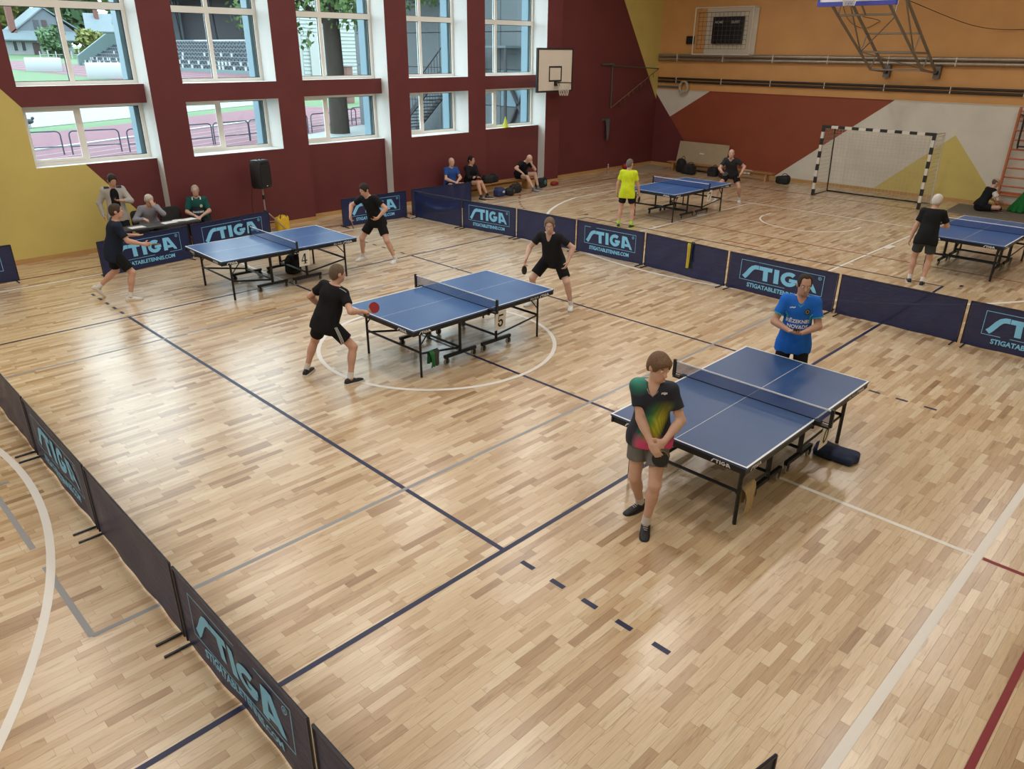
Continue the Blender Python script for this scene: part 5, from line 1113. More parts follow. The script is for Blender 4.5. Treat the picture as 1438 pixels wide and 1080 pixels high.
# ------------------------------------------------------------------ officials
jk = person('person in grey fleece jacket looking down at phone by the yellow wall', -1.54, 8.52, 256, 1.80, (0, 0, .955), (.02, 0, 1.48), (14, 34, 0), (.27, .07, 1.24), (.05, -.27, .93), (.02, .1, .094, 12), (0, -.1, .094, -12), sk='#bd9078', hair='short', hair_c='#2e2622', hair_t=.013, shirt='#a3a09b', jacket='#141417', long_sleeve=True, bottom='trousers', bottom_c='#17181b', hem=.16,
            elL=(-.3, .9, -.4), elR=(-.5, -.8, 0), hdL=(.4, -.8, .2), pnL=(0, 0, 1), curlL=60, belly=.015)
yk = nrm(jk['SD'])
for sg in (1, -1):
    decal(jk, 'shirt', grid_vf(.10, .11, 8, 8), jk['neck']+jk['shl']*sg*.115-jk['SD']*.075, jk['shl'], nrm(jk['SD']-jk['shf']*.8), nrm(jk['shf']+jk['SD']*.9), mat('black_yoke_cloth', '#1d1e24', .8), 'yoke', .006)
pj = thing('smartphone', 'small dark phone held by the person in grey fleece', 'phone'); pj.matrix_world = jk['M'] @ Matrix.Translation(Vector(jk['hand']['L']+np.array([.02, -.02, .035]))) @ Matrix.Rotation(math.radians(-40), 4, 'Y')
MB().rbox((0, 0, 0), (.13, .008, .07), .008, 0, Matrix.Rotation(PI/2, 4, 'X')).build('case', M_BLKPLA, pj)
def sitter(label, x, y, yaw, H, seat, neck, head, wl, wr, feet, **kw): return person(label, x, y, yaw, H, (0, 0, seat+.10), neck, head, wl, wr, feet[0], feet[1], **kw)
M_GREYSHIRT = cloth('grey_office_shirt', '#8c8c96', .8)
gs = sitter('official in grey shirt seated at desk, hand to chin', -.86, 8.74, 262, 1.74, .45, (.20, 0, 1.0), (18, 26, 0), (.44, .05, 1.03), (.44, -.18, .785), ((.30, .12, .094), (.30, -.12, .094)), sk='#c2967e', hair='short', hair_c='#b9b2a8', hair_t=.009, shirt_m=M_GREYSHIRT, long_sleeve=True, bottom='trousers', bottom_c='#22242a', hem=.02,
            elL=(.5, .6, -.7), elR=(-.5, -.7, -.4), hdL=(-.1, -.2, 1), hdR=(.9, .3, -.1), pnL=(-1, 0, 0), pnR=(0, 0, -1), curlL=60, curlR=30)
gg = MB()
for sg in (1, -1): gg.tube([gs['hp']((.097+.0*i, sg*.032+.022*math.cos(a), .008+.016*math.sin(a))) for i, a in enumerate(np.linspace(0, 2*PI, 13))], .0022, 5); gg.tube([gs['hp']((.096, sg*.054, .01)), gs['hp']((0, sg*.082, .006))], .002, 5)
gg.tube([gs['hp']((.1, .01, .012)), gs['hp']((.1, -.01, .012))], .0022, 5); gg.build('glasses', M_BLKPLA, gs['root'])
gn = sitter('person in dark green football shirt seated beside the loudspeaker', .26, 8.76, 245, 1.74, .45, (.04, 0, 1.03), (4, 8, 0), (.30, .07, .66), (.30, -.07, .665), ((.36, .13, .094), (.36, -.13, .094)), sk='#bd9580', hair='short', hair_c='#a59c90', hair_t=.006, shirt='#1c4f4a', bottom='trousers', bottom_c='#1d2024', hem=.02, sleeve=.8,
            elL=(-.4, .8, -.3), elR=(-.4, -.8, -.3), hdL=(.7, -.5, -.3), hdR=(.7, .5, -.3), pnL=(0, 0, -1), pnR=(0, 0, -1), belly=.01)
o_ = gn['neck']; decal(gn, 'shirt', text_mesh('SANDERS', .055, .0018), o_-gn['SD']*.32, gn['shl'], gn['SD'], gn['shf'], M_WHITEP); decal(gn, 'shirt', grid_vf(.26, .2, 10, 6), o_-gn['SD']*.38, gn['shl'], gn['SD'], gn['shf'], mat('navy_cloth_panel', '#15222c', .8), 'chest_panel', .002)
for sg in (1, -1): decal(gn, 'shirt', grid_vf(.018, .07, 2, 6), o_+gn['shl']*sg*.085-gn['SD']*.07, gn['shl'], gn['SD'], nrm(gn['shf']+gn['SD']*.4), M_WHITEP, 'collar_stripe')
decal(gn, 'shirt', (cv, [tuple(range(17))]), o_+gn['shl']*.08-gn['SD']*.17, gn['shl'], gn['SD'], gn['shf'], mat('pale_crest', '#b8c4a0', .7), 'crest')
# ------------------------------------------------------------------ bench sitters by the windows
sitter('person in blue polo with black sleeves seated on bench', 7.86, 8.80, 258, 1.78, .38, (.05, 0, .97), (10, 10, 0), (.32, .06, .60), (.32, -.05, .60), ((.42, .13, .094), (.40, -.13, .094)), sk='#c59c86', hair=None, hair_c='#7a6a5c', shirt='#2a4f94', bottom_c='#1a1b20', hem=.02, hdL=(.6, -.6, -.2), hdR=(.6, .6, -.2), pnL=(0, 0, -1), pnR=(0, 0, -1), elL=(-.3, .9, -.2), elR=(-.3, -.9, -.2))
b11 = sitter('person in black tracksuit top with crossed legs on bench', 8.62, 8.78, 268, 1.80, .38, (.04, 0, .95), (18, 6, 0), (.26, -.02, .66), (.27, .03, .64), ((.56, .22, .12, 40), (.58, -.05, .094, 10)), sk='#b98a72', hair='short', hair_c='#231d1a', hair_t=.012, shirt='#17181b', long_sleeve=True, bottom_c='#17181b', hem=.02, shoe='#1b1c20', sock='#1a1a1c',
             hdL=(.5, -.8, 0), hdR=(.5, .8, 0), pnL=(0, 0, -1), pnR=(0, 0, -1), elL=(-.2, .9, -.4), elR=(-.2, -.9, -.4), knL=(.6, -.3, .8), knR=(.6, .1, .8), kz=(.5, .5))
h12 = sitter('person in black shirt on bench, bent forward with hand on face', 10.74, 8.76, 268, 1.82, .38, (.27, .02, .90), (8, 52, 0), (.46, .08, .86), (.40, -.26, .60), ((.46, .40, .094, 22), (.66, .02, .094, 6)), sk='#c59c86', hair=None, hair_c='#6a5a4c', shirt='#16181d', bottom_c='#17181b', hem=.02, shoe='#5c6064', sole='#b9b9b4', sock='#6a6a6a',
             hdL=(-.1, -.2, 1), pnL=(-1, 0, 0), curlL=40, hdR=(.6, .2, -.5), pnR=(0, 0, -1), elL=(.7, .3, -.7), elR=(-.3, -.9, .1), knL=(.5, .4, .8), knR=(.6, -.2, .8), kz=(.5, .5))
decal(h12, 'shirt', grid_vf(.02, .14, 2, 8), h12['sh']['R']+h12['shl']*.03-h12['SD']*.06, h12['shl'], nrm(h12['SD']-h12['shf']*.5), nrm(h12['SD']-h12['shf']*.3), M_WHITEP, 'shoulder_stripe')
# ------------------------------------------------------------------ far tables
yl = person('person in neon yellow shirt and black shorts seen from behind', 8.72, 3.0, 24, 1.72, (0, 0, .905), (.03, 0, 1.41), (-22, 4, 0), (.06, .27, .86), (.16, -.27, .86), (-.02, .17, .094, 12), (-.03, -.16, .094, -12), sk='#bd9078', hair='short', hair_c='#6a625a', hair_t=.006, shirt='#c4d42a', bottom_c='#17181b', hem=.17, shoe='#1b1c1f', sole='#b9d43a', sock='#9ccf3a', sleeve=.7,
            elL=(-.5, .8, 0), elR=(-.6, -.8, 0), curlR=70, belly=.03, hdR=(.25, 0, -1), kz=(.66, .66))
paddle(yl, 'R', (.3, .0, -1), (.2, 1, 0), 'dark bat in the hand of the person in yellow', M_RUBBLK)
f7 = person('person in charcoal shirt and glasses, leaning forward beyond table 7', 13.82, 3.02, 198, 1.80, (-.10, 0, .84), (.18, -.01, 1.27), (8, 6, 0), (.24, .33, .88), (.48, -.16, .93), (-.20, .30, .094, 14), (.16, -.32, .094, -14), sk='#b98c78', hair='band', hair_c='#4e463e', hair_t=.006, shirt='#2b2c30', bottom_c='#16171a', hem=.14, shoe='#cfcfcd', sole='#d4d2ce',
            elL=(-.5, .8, -.2), elR=(-.5, -.8, -.3), curlR=70, knL=(.9, .5, 0), knR=(.9, -.4, 0), kz=(.62, .62), pnR=(0, 0, 1), hdR=(.8, .2, -.2))
paddle(f7, 'R', (.5, .8, -.1), (.5, -.2, .8), 'dark bat in front of the person in charcoal shirt', M_RUBBLK)
g8 = person('person in black shirt and grey shorts facing the far right table', 8.76, -4.05, 14, 1.78, (-.02, 0, .93), (.13, -.01, 1.43), (-18, 18, 0), (.06, .27, .86), (.42, -.2, 1.08), (.06, .13, .094, 10), (-.06, -.10, .094, -6), sk='#bd9078', hair='short', hair_c='#c2beb8', hair_t=.014, shirt='#17181b', bottom_c='#3c4145', hem=.15, shoe='#1b1c20', sole='#c9c9c6', sleeve=.7,
            elL=(-.5, .8, 0), elR=(-.5, -.7, -.6), hdR=(.95, -.2, .05), pnR=(0, 0, 1), curlR=8, belly=.025, kz=(.68, .68))
fl16 = person('person in black and white shirt sitting cross-legged on the mat', 17.86, -2.80, -48, 1.76, (-.14, 0, .17), (.08, 0, .67), (0, 14, 0), (.34, .17, .30), (.34, -.17, .30), (.30, -.08, .12, -60), (.22, .10, .10, 60), sk='#bd9580', hair='band', hair_c='#5a5048', hair_t=.005, shirt='#1a1b20', bottom_c='#17181b', hem=.02, shoe='#5c2a30', sole='#b9b9b4', sock='#8a8a88',
              elL=(-.3, .8, -.3), elR=(-.3, -.8, -.3), knL=(.4, 1, .2), knR=(.4, -1, .2), kz=(.6, .6))
for k in 'LR':
    a, b = fl16['sh'][k], fl16['El'][k]; MB().tube([a+(b-a)*.12, a+(b-a)*.66], [.07, .0715], 14).build('white_sleeve', cloth('white_sleeve', '#c9c6c2'), fl16['shirt'], True)
# ================================================================== GYM EQUIPMENT AND SMALL THINGS
M_SILVER = mat('silver_pipe_cladding', '#a39a8e', .35, metal=.7, var=.12, scale=2, stretch=(1, 6, 1)); M_DKPIPE = mat('dark_heating_pipe', '#2a2220', .5); M_WHITESTEEL = mat('white_painted_steel', '#cdc6ba', .5)
def wpipe(z, r, m, label, x=18.93):
    t = thing('wall_pipe', label, 'pipe', (0, 0, 0)); MB().tube([(x, 9.42, z), (x, -9.5, z)], r, 10).build('pipe', m, t, True)
    for y in np.arange(8.6, -9, -1.9): MB().box((x-r-.008, y-.012, z-r-.01), (XEND, y+.012, z+r+.01)).build('clamp', M_WHITESTEEL, t)
wpipe(3.98, .055, M_SILVER, 'upper silver insulated pipe along the orange wall'); wpipe(3.85, .055, M_SILVER, 'lower silver insulated pipe along the orange wall')
wpipe(3.19, .035, M_DKPIPE, 'upper thin dark heating pipe along the orange wall', 18.98); wpipe(3.08, .035, M_DKPIPE, 'lower thin dark heating pipe along the orange wall', 18.98)
t = thing('wall_pipe', 'short blue grey pipe in the corner under the dark heating pipes', 'pipe'); MB().tube([(18.98, 9.42, 2.9), (18.98, 8.45, 2.9)], .03, 8).build('pipe', mat('blue_grey_pipe', '#5c6a72', .5), t, True)
# coiled hose ring
t = thing('hose_coil', 'pale coiled hose ring hung on the dark heating pipes', 'hose', (18.92, 8.2, 2.9)); 
for k in range(3): MB().tube([(-.02*k, .165*math.cos(a)+.01*k, .2*math.sin(a)) for a in np.linspace(0, 2*PI, 28)[:-1]], .032, 8, closed=True).build('hose_loop', mat('pale_hose', '#a89a82', .7), t, True)
# scoreboard in its cage
sb_ = thing('scoreboard', 'black scoreboard in a pale wire cage on the orange wall', 'scoreboard', (18.95, 6.7, 4.77))
MB().box((.06, -1.12, -.74), (.09, .88, .74)).build('backing_board', mat('pale_backing_board', '#c9bfae', .7, var=.05, scale=3), sb_)
b = MB().box((-.10, -.64, -.39), (.02, .52, .47)).build('display', mat('black_display', '#15151a', .35), sb_)
RM = Matrix.Rotation(-PI/2, 4, 'Z')
for txt, yy in (('HOME', .28), ('GUEST', -.36)): add_flat(MB(), text_mesh(txt, .11, .002), (-.104, yy, .26), RM).build('lettering', mat('scoreboard_lettering', '#b9b4aa', .6), b)
for y in (1.12, -1.12): MB().tube([(-.32, y, -.74), (-.32, y, .75)], .02, 6).build('cage_post', M_WHITESTEEL, sb_); MB().tube([(-.32, y, .75), (.08, y, .75)], .02, 6).build('cage_arm', M_WHITESTEEL, sb_); MB().tube([(-.32, y, -.74), (.08, y, -.74)], .02, 6).build('cage_arm', M_WHITESTEEL, sb_)
for z in (.75, -.74): MB().tube([(-.32, 1.12, z), (-.32, -1.12, z)], .02, 6).build('cage_rail', M_WHITESTEEL, sb_)
M_WIRE = mat('dark_grid_wire', '#4a443c', .5)
for y in np.arange(-.96, 1.0, .16): MB().tube([(-.31, y, -.56), (-.31, y, .60)], .006, 4).build('grid_wire', M_WIRE, sb_)
for z in np.arange(-.56, .62, .145): MB().tube([(-.31, -.96, z), (-.31, .98, z)], .006, 4).build('grid_wire', M_WIRE, sb_)
t = thing('timer_box', 'small black box on the orange wall beside the scoreboard', 'box', (18.99, 8.17, 4.5)); MB().rbox((0, 0, 0), (.3, .1, .26), .02, 0, RM).build('housing', mat('black_display', '#15151a', .35), t); MB().box((-.056, -.12, -.1), (-.052, .12, .1)).build('front_panel', M_BLKPLA, t)
# wall mounted folding basketball frame
M_GREYST = mat('grey_galvanised_steel', '#8b8278', .45, metal=.5); M_WORN = mat('worn_steel_foot', '#6f6a66', .5, metal=.5); M_BLUEPAD = mat('blue_padding', '#3a3f9a', .5); M_ACRYL = mat('white_backboard', '#d6d4d0', .4)
hf = thing('basketball_hoop', 'grey steel truss with blue edged basketball board over the goal', 'basketball hoop', (0, 0, 0)); ys = (1.0, -.44)
def bar(a, b, r=.03, n='truss_bar'): MB().tube([a, b], r, 6).build(n, M_GREYST, hf, True)
LOWN = [(17.6, 3.68), (16.65, 4.15), (14.75, 5.02), (14.15, 5.3)]; UPN = [(18.85, 3.6), (17.9, 4.13), (16.9, 4.62), (14.6, 5.8)]
for y in ys:
    bar((LOWN[0][0], y, LOWN[0][1]), (LOWN[3][0], y, LOWN[3][1]), .035, 'truss_chord'); bar((UPN[0][0], y, UPN[0][1]), (UPN[3][0], y, UPN[3][1]), .04, 'truss_chord')
    bar((18.85, y, 3.6), (17.6, y, 3.68)); bar((17.6, y, 3.68), (17.9, y, 4.13), .02); bar((17.9, y, 4.13), (16.65, y, 4.15), .02) if y < 0 else None; bar((16.65, y, 4.15), (16.9, y, 4.62), .02); bar((16.65, y, 4.15), (15.2, y, 5.5), .02); bar((14.75, y, 5.02), (14.9, y, 5.62), .02)
    MB().box((18.88, y-.09, 3.44), (XEND-.004, y+.09, 3.78)).build('wall_plate', M_WORN, hf); MB().box((18.8, y-.05, 3.55), (18.88, y+.05, 3.65)).build('hinge', M_BLKPLA, hf)
for (x, z) in (LOWN[0], LOWN[1], UPN[1], UPN[2], LOWN[2]): bar((x, ys[0], z), (x, ys[1], z), .025, 'cross_bar')
bar((16.65, ys[0], 4.15), (18.85, ys[1], 3.6), .016); bar((16.65, ys[0], 4.15), (14.9, ys[1], 5.0), .016)
for y in (1.0, .28, -.44): bar((14.75, y, 5.02), (14.12, y, 5.4), .022)
bd = MB().box((14.02, -.66, 5.28), (14.06, 1.22, 6.35)).build('board', M_ACRYL, hf); MB().box((13.98, -.70, 5.2), (14.1, 1.26, 5.3)).build('edge_padding', M_BLUEPAD, hf)
for y in (-.70, 1.22): MB().box((13.98, y, 5.3), (14.1, y+.04, 5.7)).build('edge_padding', M_BLUEPAD, hf)
def hoop(parent, c, axis, m_rim, m_net, r=.225, drop=.4):
    """rim with net; axis points from board to rim centre"""
    MB().tube([(c[0]+r*math.cos(a), c[1]+r*math.sin(a), c[2]) for a in np.linspace(0, 2*PI, 29)[:-1]], .011, 8, closed=True).build('rim', m_rim, parent, True); nb = MB(); n_ = 12
    def q(k, j): rr = r*(1-.42*(j/4)**.7); a = 2*PI*(k+.5*(j % 2))/n_; return (c[0]+rr*math.cos(a), c[1]+rr*math.sin(a), c[2]-drop*j/4)
    for j in range(4):
        for k in range(n_): nb.tube([q(k, j), q(k if j % 2 == 0 else k+1, j+1)], .006, 4); nb.tube([q(k, j), q(k-1 if j % 2 == 0 else k, j+1)], .006, 4)
    nb.build('hoop_net', m_net, parent); MB().box((min(c[0]-axis[0]*.38, c[0]-axis[0]*r)-.05*abs(axis[1]), min(c[1]-axis[1]*.38, c[1]-axis[1]*r)-.05*abs(axis[0]), c[2]-.1), (max(c[0]-axis[0]*.38, c[0]-axis[0]*r)+.05*abs(axis[1]), max(c[1]-axis[1]*.38, c[1]-axis[1]*r)+.05*abs(axis[0]), c[2]+.02)).build('rim_bracket', M_BLKPLA, parent)
M_NETW = mat('white_net_cord', '#c8c2b6', .8); hoop(hf, (13.62, .28, 5.58), (-1, 0), mat('orange_rim', '#8a3a22', .5), M_NETW)
for k, pts in enumerate((((18.98, 3.0, 6.3), (18.98, 2.6, 5.2), (18.98, 2.0, 4.82), (18.98, 1.5, 5.0), (16.5, 1.05, 5.05)), ((15.6, -.45, 5.35), (18.5, -1.2, 4.85), (18.98, -2.2, 4.74), (18.98, -3.2, 4.85), (18.98, -4.5, 5.3)))):
    t = thing('hanging_cable', ('thin cable sagging on the orange wall beside the scoreboard side of the truss', 'thin cable sagging across the orange wall towards the wall bars')[k], 'cable'); P = [Vector(q) for q in pts]; sm = []
    for i in range(len(P)-1):
        p0, p1, p2, p3 = P[max(i-1, 0)], P[i], P[i+1], P[min(i+2, len(P)-1)]
        for u in np.linspace(0, 1, 7)[:-1]: sm.append(.5*((2*p1)+(-p0+p2)*u+(2*p0-5*p1+4*p2-p3)*u*u+(-p0+3*p1-3*p2+p3)*u**3))
    MB().tube([(min(q[0], 18.99), q[1], q[2]) for q in sm+[P[-1]]], .009, 5).build('cable', M_DKPIPE, t, True)
# basketball board on the pier by the windows
wb = thing('basketball_hoop', 'white wall mounted basketball board with black frame beside the windows', 'basketball hoop', (0, 0, 0))
MB().box((11.36, 8.60, 2.96), (12.92, 8.63, 4.14)).build('board', mat('cream_backboard', '#d3c8ba', .5, var=.03, scale=3), wb)
f_ = MB(); M_FR = mat('black_board_frame', '#221f20', .6)
for a, c in (((11.31, 2.91), (12.97, 2.96)), ((11.31, 4.14), (12.97, 4.19)), ((11.31, 2.96), (11.36, 4.14)), ((12.92, 2.96), (12.97, 4.14))): f_.box((a[0], 8.585, a[1]), (c[0], 8.66, c[1]))
f_.build('board_frame', M_FR, wb); f_ = MB()
for a, c in (((11.84, 3.22), (12.44, 3.265)), ((11.84, 3.625), (12.44, 3.67)), ((11.84, 3.265), (11.885, 3.625)), ((12.395, 3.265), (12.44, 3.625))): f_.box((a[0], 8.592, a[1]), (c[0], 8.5995, c[1]))
f_.build('target_square', M_FR, wb); hoop(wb, (12.14, 8.22, 3.2), (0, -1), mat('dark_rim', '#4a3028', .5), M_NETW, .225, .38)
for x in (12.35, 12.85):
    for z in (3.1, 4.0): MB().tube([(x, 8.64, z), (x, 9.1, z)], .025, 6).build('mount_arm', M_FR, wb)
# green folding frame in the corner
gf = thing('folding_wall_frame', 'green triangular steel frame with hooks high in the dark corner', 'wall frame'); M_GREENST = mat('green_painted_steel', '#41584a', .5); M_OCHRE = mat('ochre_hook_rail', '#7a5a3a', .6)
for a, b_, m_ in (((16.15, 9.46, 3.66), (16.15, 9.44, 2.22), M_GREENST), ((16.15, 9.45, 3.64), (18.75, 9.28, 3.52), M_GREENST), ((18.75, 9.28, 3.52), (16.15, 9.44, 2.22), M_OCHRE)): MB().tube([a, b_], .018, 6).build('frame_bar', m_, gf)
MB().box((15.55, 9.43, 3.66), (16.2, 9.5, 3.71)).build('wall_bracket', M_GREENST, gf)
for k in range(9): u = .2+k*.085; x, y, z = 16.15+2.6*u, 9.44-.16*u, 2.22+1.3*u; MB().tube([(x, y, z), (x+.02, y, z-.14)], .01, 5).build('hook', M_GREENST, gf)
cl = thing('hanging_cloth', 'grey rag hanging from a green bracket on the dark wall', 'cloth', (15.95, 9.45, 1.1)); MB().box((-.2, -.02, .71), (.17, .05, .77)).build('bracket', M_GREENST, cl)
v = []; 
for j in range(9):
    for i in range(9): u, w = i/8-.5, j/8; v.append((u*(.26-.13*w)+.02*w, -.06-.035*math.sin(i*1.9+w*2), .74-w*.72))
MB().add(v, [(j*9+i, (j+1)*9+i, (j+1)*9+i+1, j*9+i+1) for j in range(8) for i in range(8)]).build('rag', mat('grey_rag', '#55565a', .9), cl, 'all')
# handball goal
gl = thing('handball_goal', 'black and white striped handball goal with net at the end wall', 'goal', (16.92, .22, 0)); M_GW = mat('goal_white', '#cbc5ba', .5); M_GB = mat('goal_black', '#191919', .5); HW, GH = 1.58, 2.1
for s in (-1, 1):
    for k in range(11):
        z0 = k*.1909; z1 = z0+.1909; MB().box((-.04, s*HW-.04, z0), (.04, s*HW+.04, z1)).build('post_band', M_GB if k % 2 == 0 else M_GW, gl)
for k in range(15):
    y0 = -HW+.04+k*(2*HW-.08)/15; MB().box((-.04, y0, GH-.08), (.04, y0+(2*HW-.08)/15, GH)).build('crossbar_band', M_GB if k % 2 == 0 else M_GW, gl)
for s in (-1, 1): MB().tube([(0, s*HW, GH-.03), (.85, s*HW, GH-.05), (1.05, s*HW, .02), (0, s*HW, .02)], .02, 6).build('side_frame', M_GB if s > 0 else M_GW, gl)
MB().tube([(1.05, -HW, .02), (1.05, HW, .02)], .025, 6).build('ground_bar', M_GB, gl)
nb = MB(); prof = [(0.02, GH-.06), (.82, GH-.08), (.9, 1.5), (.98, .8), (1.03, .06)]
def pq(u):
    u *= 4; i = min(3, int(u)); f = u-i; return (prof[i][0]+(prof[i+1][0]-prof[i][0])*f, prof[i][1]+(prof[i+1][1]-prof[i][1])*f)
for k in range(29): y = -HW+.03+k*(2*HW-.06)/28; nb.tube([(pq(u)[0]+.02*math.sin(k*2+u*9), y, pq(u)[1]) for u in np.linspace(0, 1, 13)], .0035, 4, cap=False)
for j in range(25): u = j/24; nb.tube([(pq(u)[0]+.02*math.sin(k*2+u*9), -HW+.03+k*(2*HW-.06)/28, pq(u)[1]-.02*math.sin(k/28*PI)) for k in range(29)], .0035, 4, cap=False)
for s in (-1, 1):
    for k in range(9): x = .06+k*.1; nb.tube([(x, s*HW, .04), (x, s*HW, GH-.09)], .0035, 4, cap=False)
    for j in range(17): nb.tube([(.03, s*HW, .06+j*.12), (.98, s*HW, .06+j*.12)], .0035, 4, cap=False)
tag(nb.build('goal_net', mat('goal_net_cord', '#c4bba8', .8), gl), 'pale knotted net', kind='stuff')
# wall bars
M_BARS = mat('orange_lacquered_wood', '#b0633c', .4, var=.1, scale=5); 
for k, y0 in enumerate((-2.83, -3.86)):
    t = thing('wall_bars', ('orange wooden wall bars behind the seated person', 'orange wooden wall bars beyond the green cloth')[k], 'wall bars', (18.9, y0, 0))
    for y in (0, -1.0): MB().box((-.06, y-.025, .0), (.06, y+.025, 2.78)).build('upright', M_BARS, t)
    for j in range(11): z = .13+j*.254; MB().tube([(-.02, -.02, z), (-.02, -.98, z)], .025, 8).build('rung', M_BARS, t, True)
    for z in (.4, 2.5): MB().box((.06, -.99, z), (.15, .0, z+.06)).build('wall_batten', M_BARS, t)
dp = thing('dip_station', 'dark steel dip bracket hooked on the wall bars', 'gym bracket', (18.8, -2.96, 1.7)); M_DARKST = mat('dark_worn_steel', '#3a3634', .5, metal=.4)
for y in (-.06, -.5): MB().tube([(0, y, 0), (-.06, y, .1), (-.12, y, .85), (-.55, y, .92)], .025, 8).build('arm', M_DARKST, dp, True); MB().tube([(-.12, y, .85), (0, y, .5)], .02, 6).build('strut', M_DARKST, dp)
MB().tube([(-.03, -.06, .05), (-.03, -.5, .05)], .025, 8).build('cross_bar', M_DARKST, dp)
# mats
M_MATG = mat('grey_gym_mat', '#6a6459', .8, var=.06, scale=4); M_MATB = mat('beige_gym_mat', '#a49378', .8, var=.06, scale=4)
def slab(name, label, cat, pts, z, m, rim=None):
    t = thing(name, label, cat, (pts[0][0], pts[0][1], 0)); n_ = len(pts); v = [(x-pts[0][0], y-pts[0][1], zz) for zz in (.002, z-.006) for x, y in pts]+[(x-pts[0][0]+(sum(p_[0] for p_ in pts)/n_-x)*.01, y-pts[0][1]+(sum(p_[1] for p_ in pts)/n_-y)*.01, z) for x, y in pts]
    f = [tuple(reversed(range(n_))), tuple(2*n_+i for i in range(n_))]+[(k*n_+i, k*n_+(i+1) % n_, (k+1)*n_+(i+1) % n_, (k+1)*n_+i) for k in (0, 1) for i in range(n_)]; MB().add(v, f).build('mat_body', m, t)
    return t
slab('gym_mat', 'grey gym mat under the person by the wall bars', 'mat', [(17.05, -2.05), (17.0, -4.05), (18.55, -4.0), (18.6, -1.95)], .04, M_MATG)
slab('gym_mat', 'thin beige mat lying in the dark corner', 'mat', [(15.84, 8.88), (16.5, 8.05), (18.68, 8.42), (18.68, 9.34)], .02, M_MATB)
lb = thing('leaning_mat', 'beige board leaning on the red wall behind the bench', 'board', (18.6, 7.02, 0)); R_ = Matrix.Translation((0, 0, 0)) @ Matrix.Rotation(math.radians(13), 4, 'Y'); MB().rbox((0, 0, .53), (2.1, .06, 1.0), .02, 0, R_ @ RM).build('board_panel', M_MATB, lb); MB().box((-.05, -.1, .62), (-.032, .08, .66), 0, R_).build('paper_scrap', M_CARD, lb)
# benches
M_BENCH = mat('varnished_bench_wood', '#a3774a', .45, var=.12, scale=4, stretch=(1, 8, 1))
def bench(label, x, y, ln, rz, seat=.33, w=.26):
    t = thing('bench', label, 'bench', (x, y, 0), rz); MB().box((0, -w/2, seat-.035), (ln, w/2, seat)).build('seat', M_BENCH, t); MB().box((.15, -.02, seat-.13), (ln-.15, .02, seat-.035)).build('rail', M_BENCH, t)
    for q in (.25, ln-.25): MB().add([(q-.03, -w/2, 0), (q+.03, -w/2, 0), (q+.03, w/2, 0), (q-.03, w/2, 0), (q-.03, -w/2+.05, seat-.035), (q+.03, -w/2+.05, seat-.035), (q+.03, w/2-.05, seat-.035), (q-.03, w/2-.05, seat-.035)], [(0, 3, 2, 1), (4, 5, 6, 7), (0, 1, 5, 4), (1, 2, 6, 5), (2, 3, 7, 6), (3, 0, 4, 7)]).build('leg', M_BENCH, t)
    return t
bench('low wooden bench along the red end wall', 18.28, 8.15, 4.3, -PI/2, .31); bench('low wooden bench under the windows with three people', 7.35, 8.80, 3.95, 0, .36, .3)
# bags: soft shapes with straps
def bag(label, x, y, z, dims, rz, c, trim=None, cat='bag', name='sports_bag', handle=True):
    t = thing(name, label, cat, (x, y, z), rz); g = Field((-dims[0]/2-.03, -dims[1]/2-.03, -.02), (dims[0]/2+.03, dims[1]/2+.03, dims[2]+.03), .018); rs = random.Random(int(x*100+y*10)); I = np.eye(3)
    g.rbox((0, 0, dims[2]*.40), I, (dims[0]*.44, dims[1]*.42, dims[2]*.40), min(dims)*.22, 0)
    for k in range(4): a_ = rs.uniform(-.4, .4); g.rbox((rs.uniform(-.2, .2)*dims[0], rs.uniform(-.12, .12)*dims[1], dims[2]*rs.uniform(.35, .55)), rot_ypt(math.degrees(a_), rs.uniform(-14, 14)), (dims[0]*.27, dims[1]*.36, dims[2]*.40), min(dims)*.16, .03)
    g.plane((0, 0, .004), (0, 0, -1)); m_ = mat('bag_'+c[1:], c, .75, var=.15, scale=9, bump=.2); g.mesh('bag_body', m_, t, 1)
    if handle: MB().tube([(-dims[0]*.25, -dims[1]*.3, dims[2]*.55)]+[(-dims[0]*.25*math.cos(a), -dims[1]*.34, dims[2]*(.72+.36*math.sin(a))) for a in np.linspace(0, PI, 9)]+[(dims[0]*.25, -dims[1]*.3, dims[2]*.55)], .012, 6).build('handle', M_BLKPLA, t, True)
    if trim: MB().ball((dims[0]*.1, -dims[1]*.33, dims[2]*.5), (dims[0]*.22, dims[1]*.16, dims[2]*.26), 12, 8).build('pocket', mat('bagtrim_'+trim[1:], trim, .7, var=.1, scale=9), t, True)
    return t
bag('black sports bag with a small yellow patch lying on the bench', 9.46, 8.80, .36, (.66, .28, .26), .06, '#17181a', '#8a9a3a'); pass
bag('navy and white plastic bag on floor before the bench', 9.46, 8.36, 0, (.42, .3, .28), .2, '#23305a', '#c9cdd6', handle=False); bag('black bag with pale print on floor, next to the navy white bag', 9.86, 8.30, 0, (.38, .28, .24), .5, '#1a1a1c', '#6a5a50'); bag('large black bag on the floor under the bench edge', 10.24, 8.46, 0, (.42, .3, .3), 0, '#1d1c1c')
bag('black and teal sports bag by the white strip', 11.62, 8.62, 0, (.5, .32, .32), .2, '#15191c', '#2f6a72'); bag('red rag and shoes heap at the foot of the pier', 12.28, 8.62, 0, (.34, .2, .12), .2, '#8a2a2c', None, 'clothes', 'red_bundle', False)
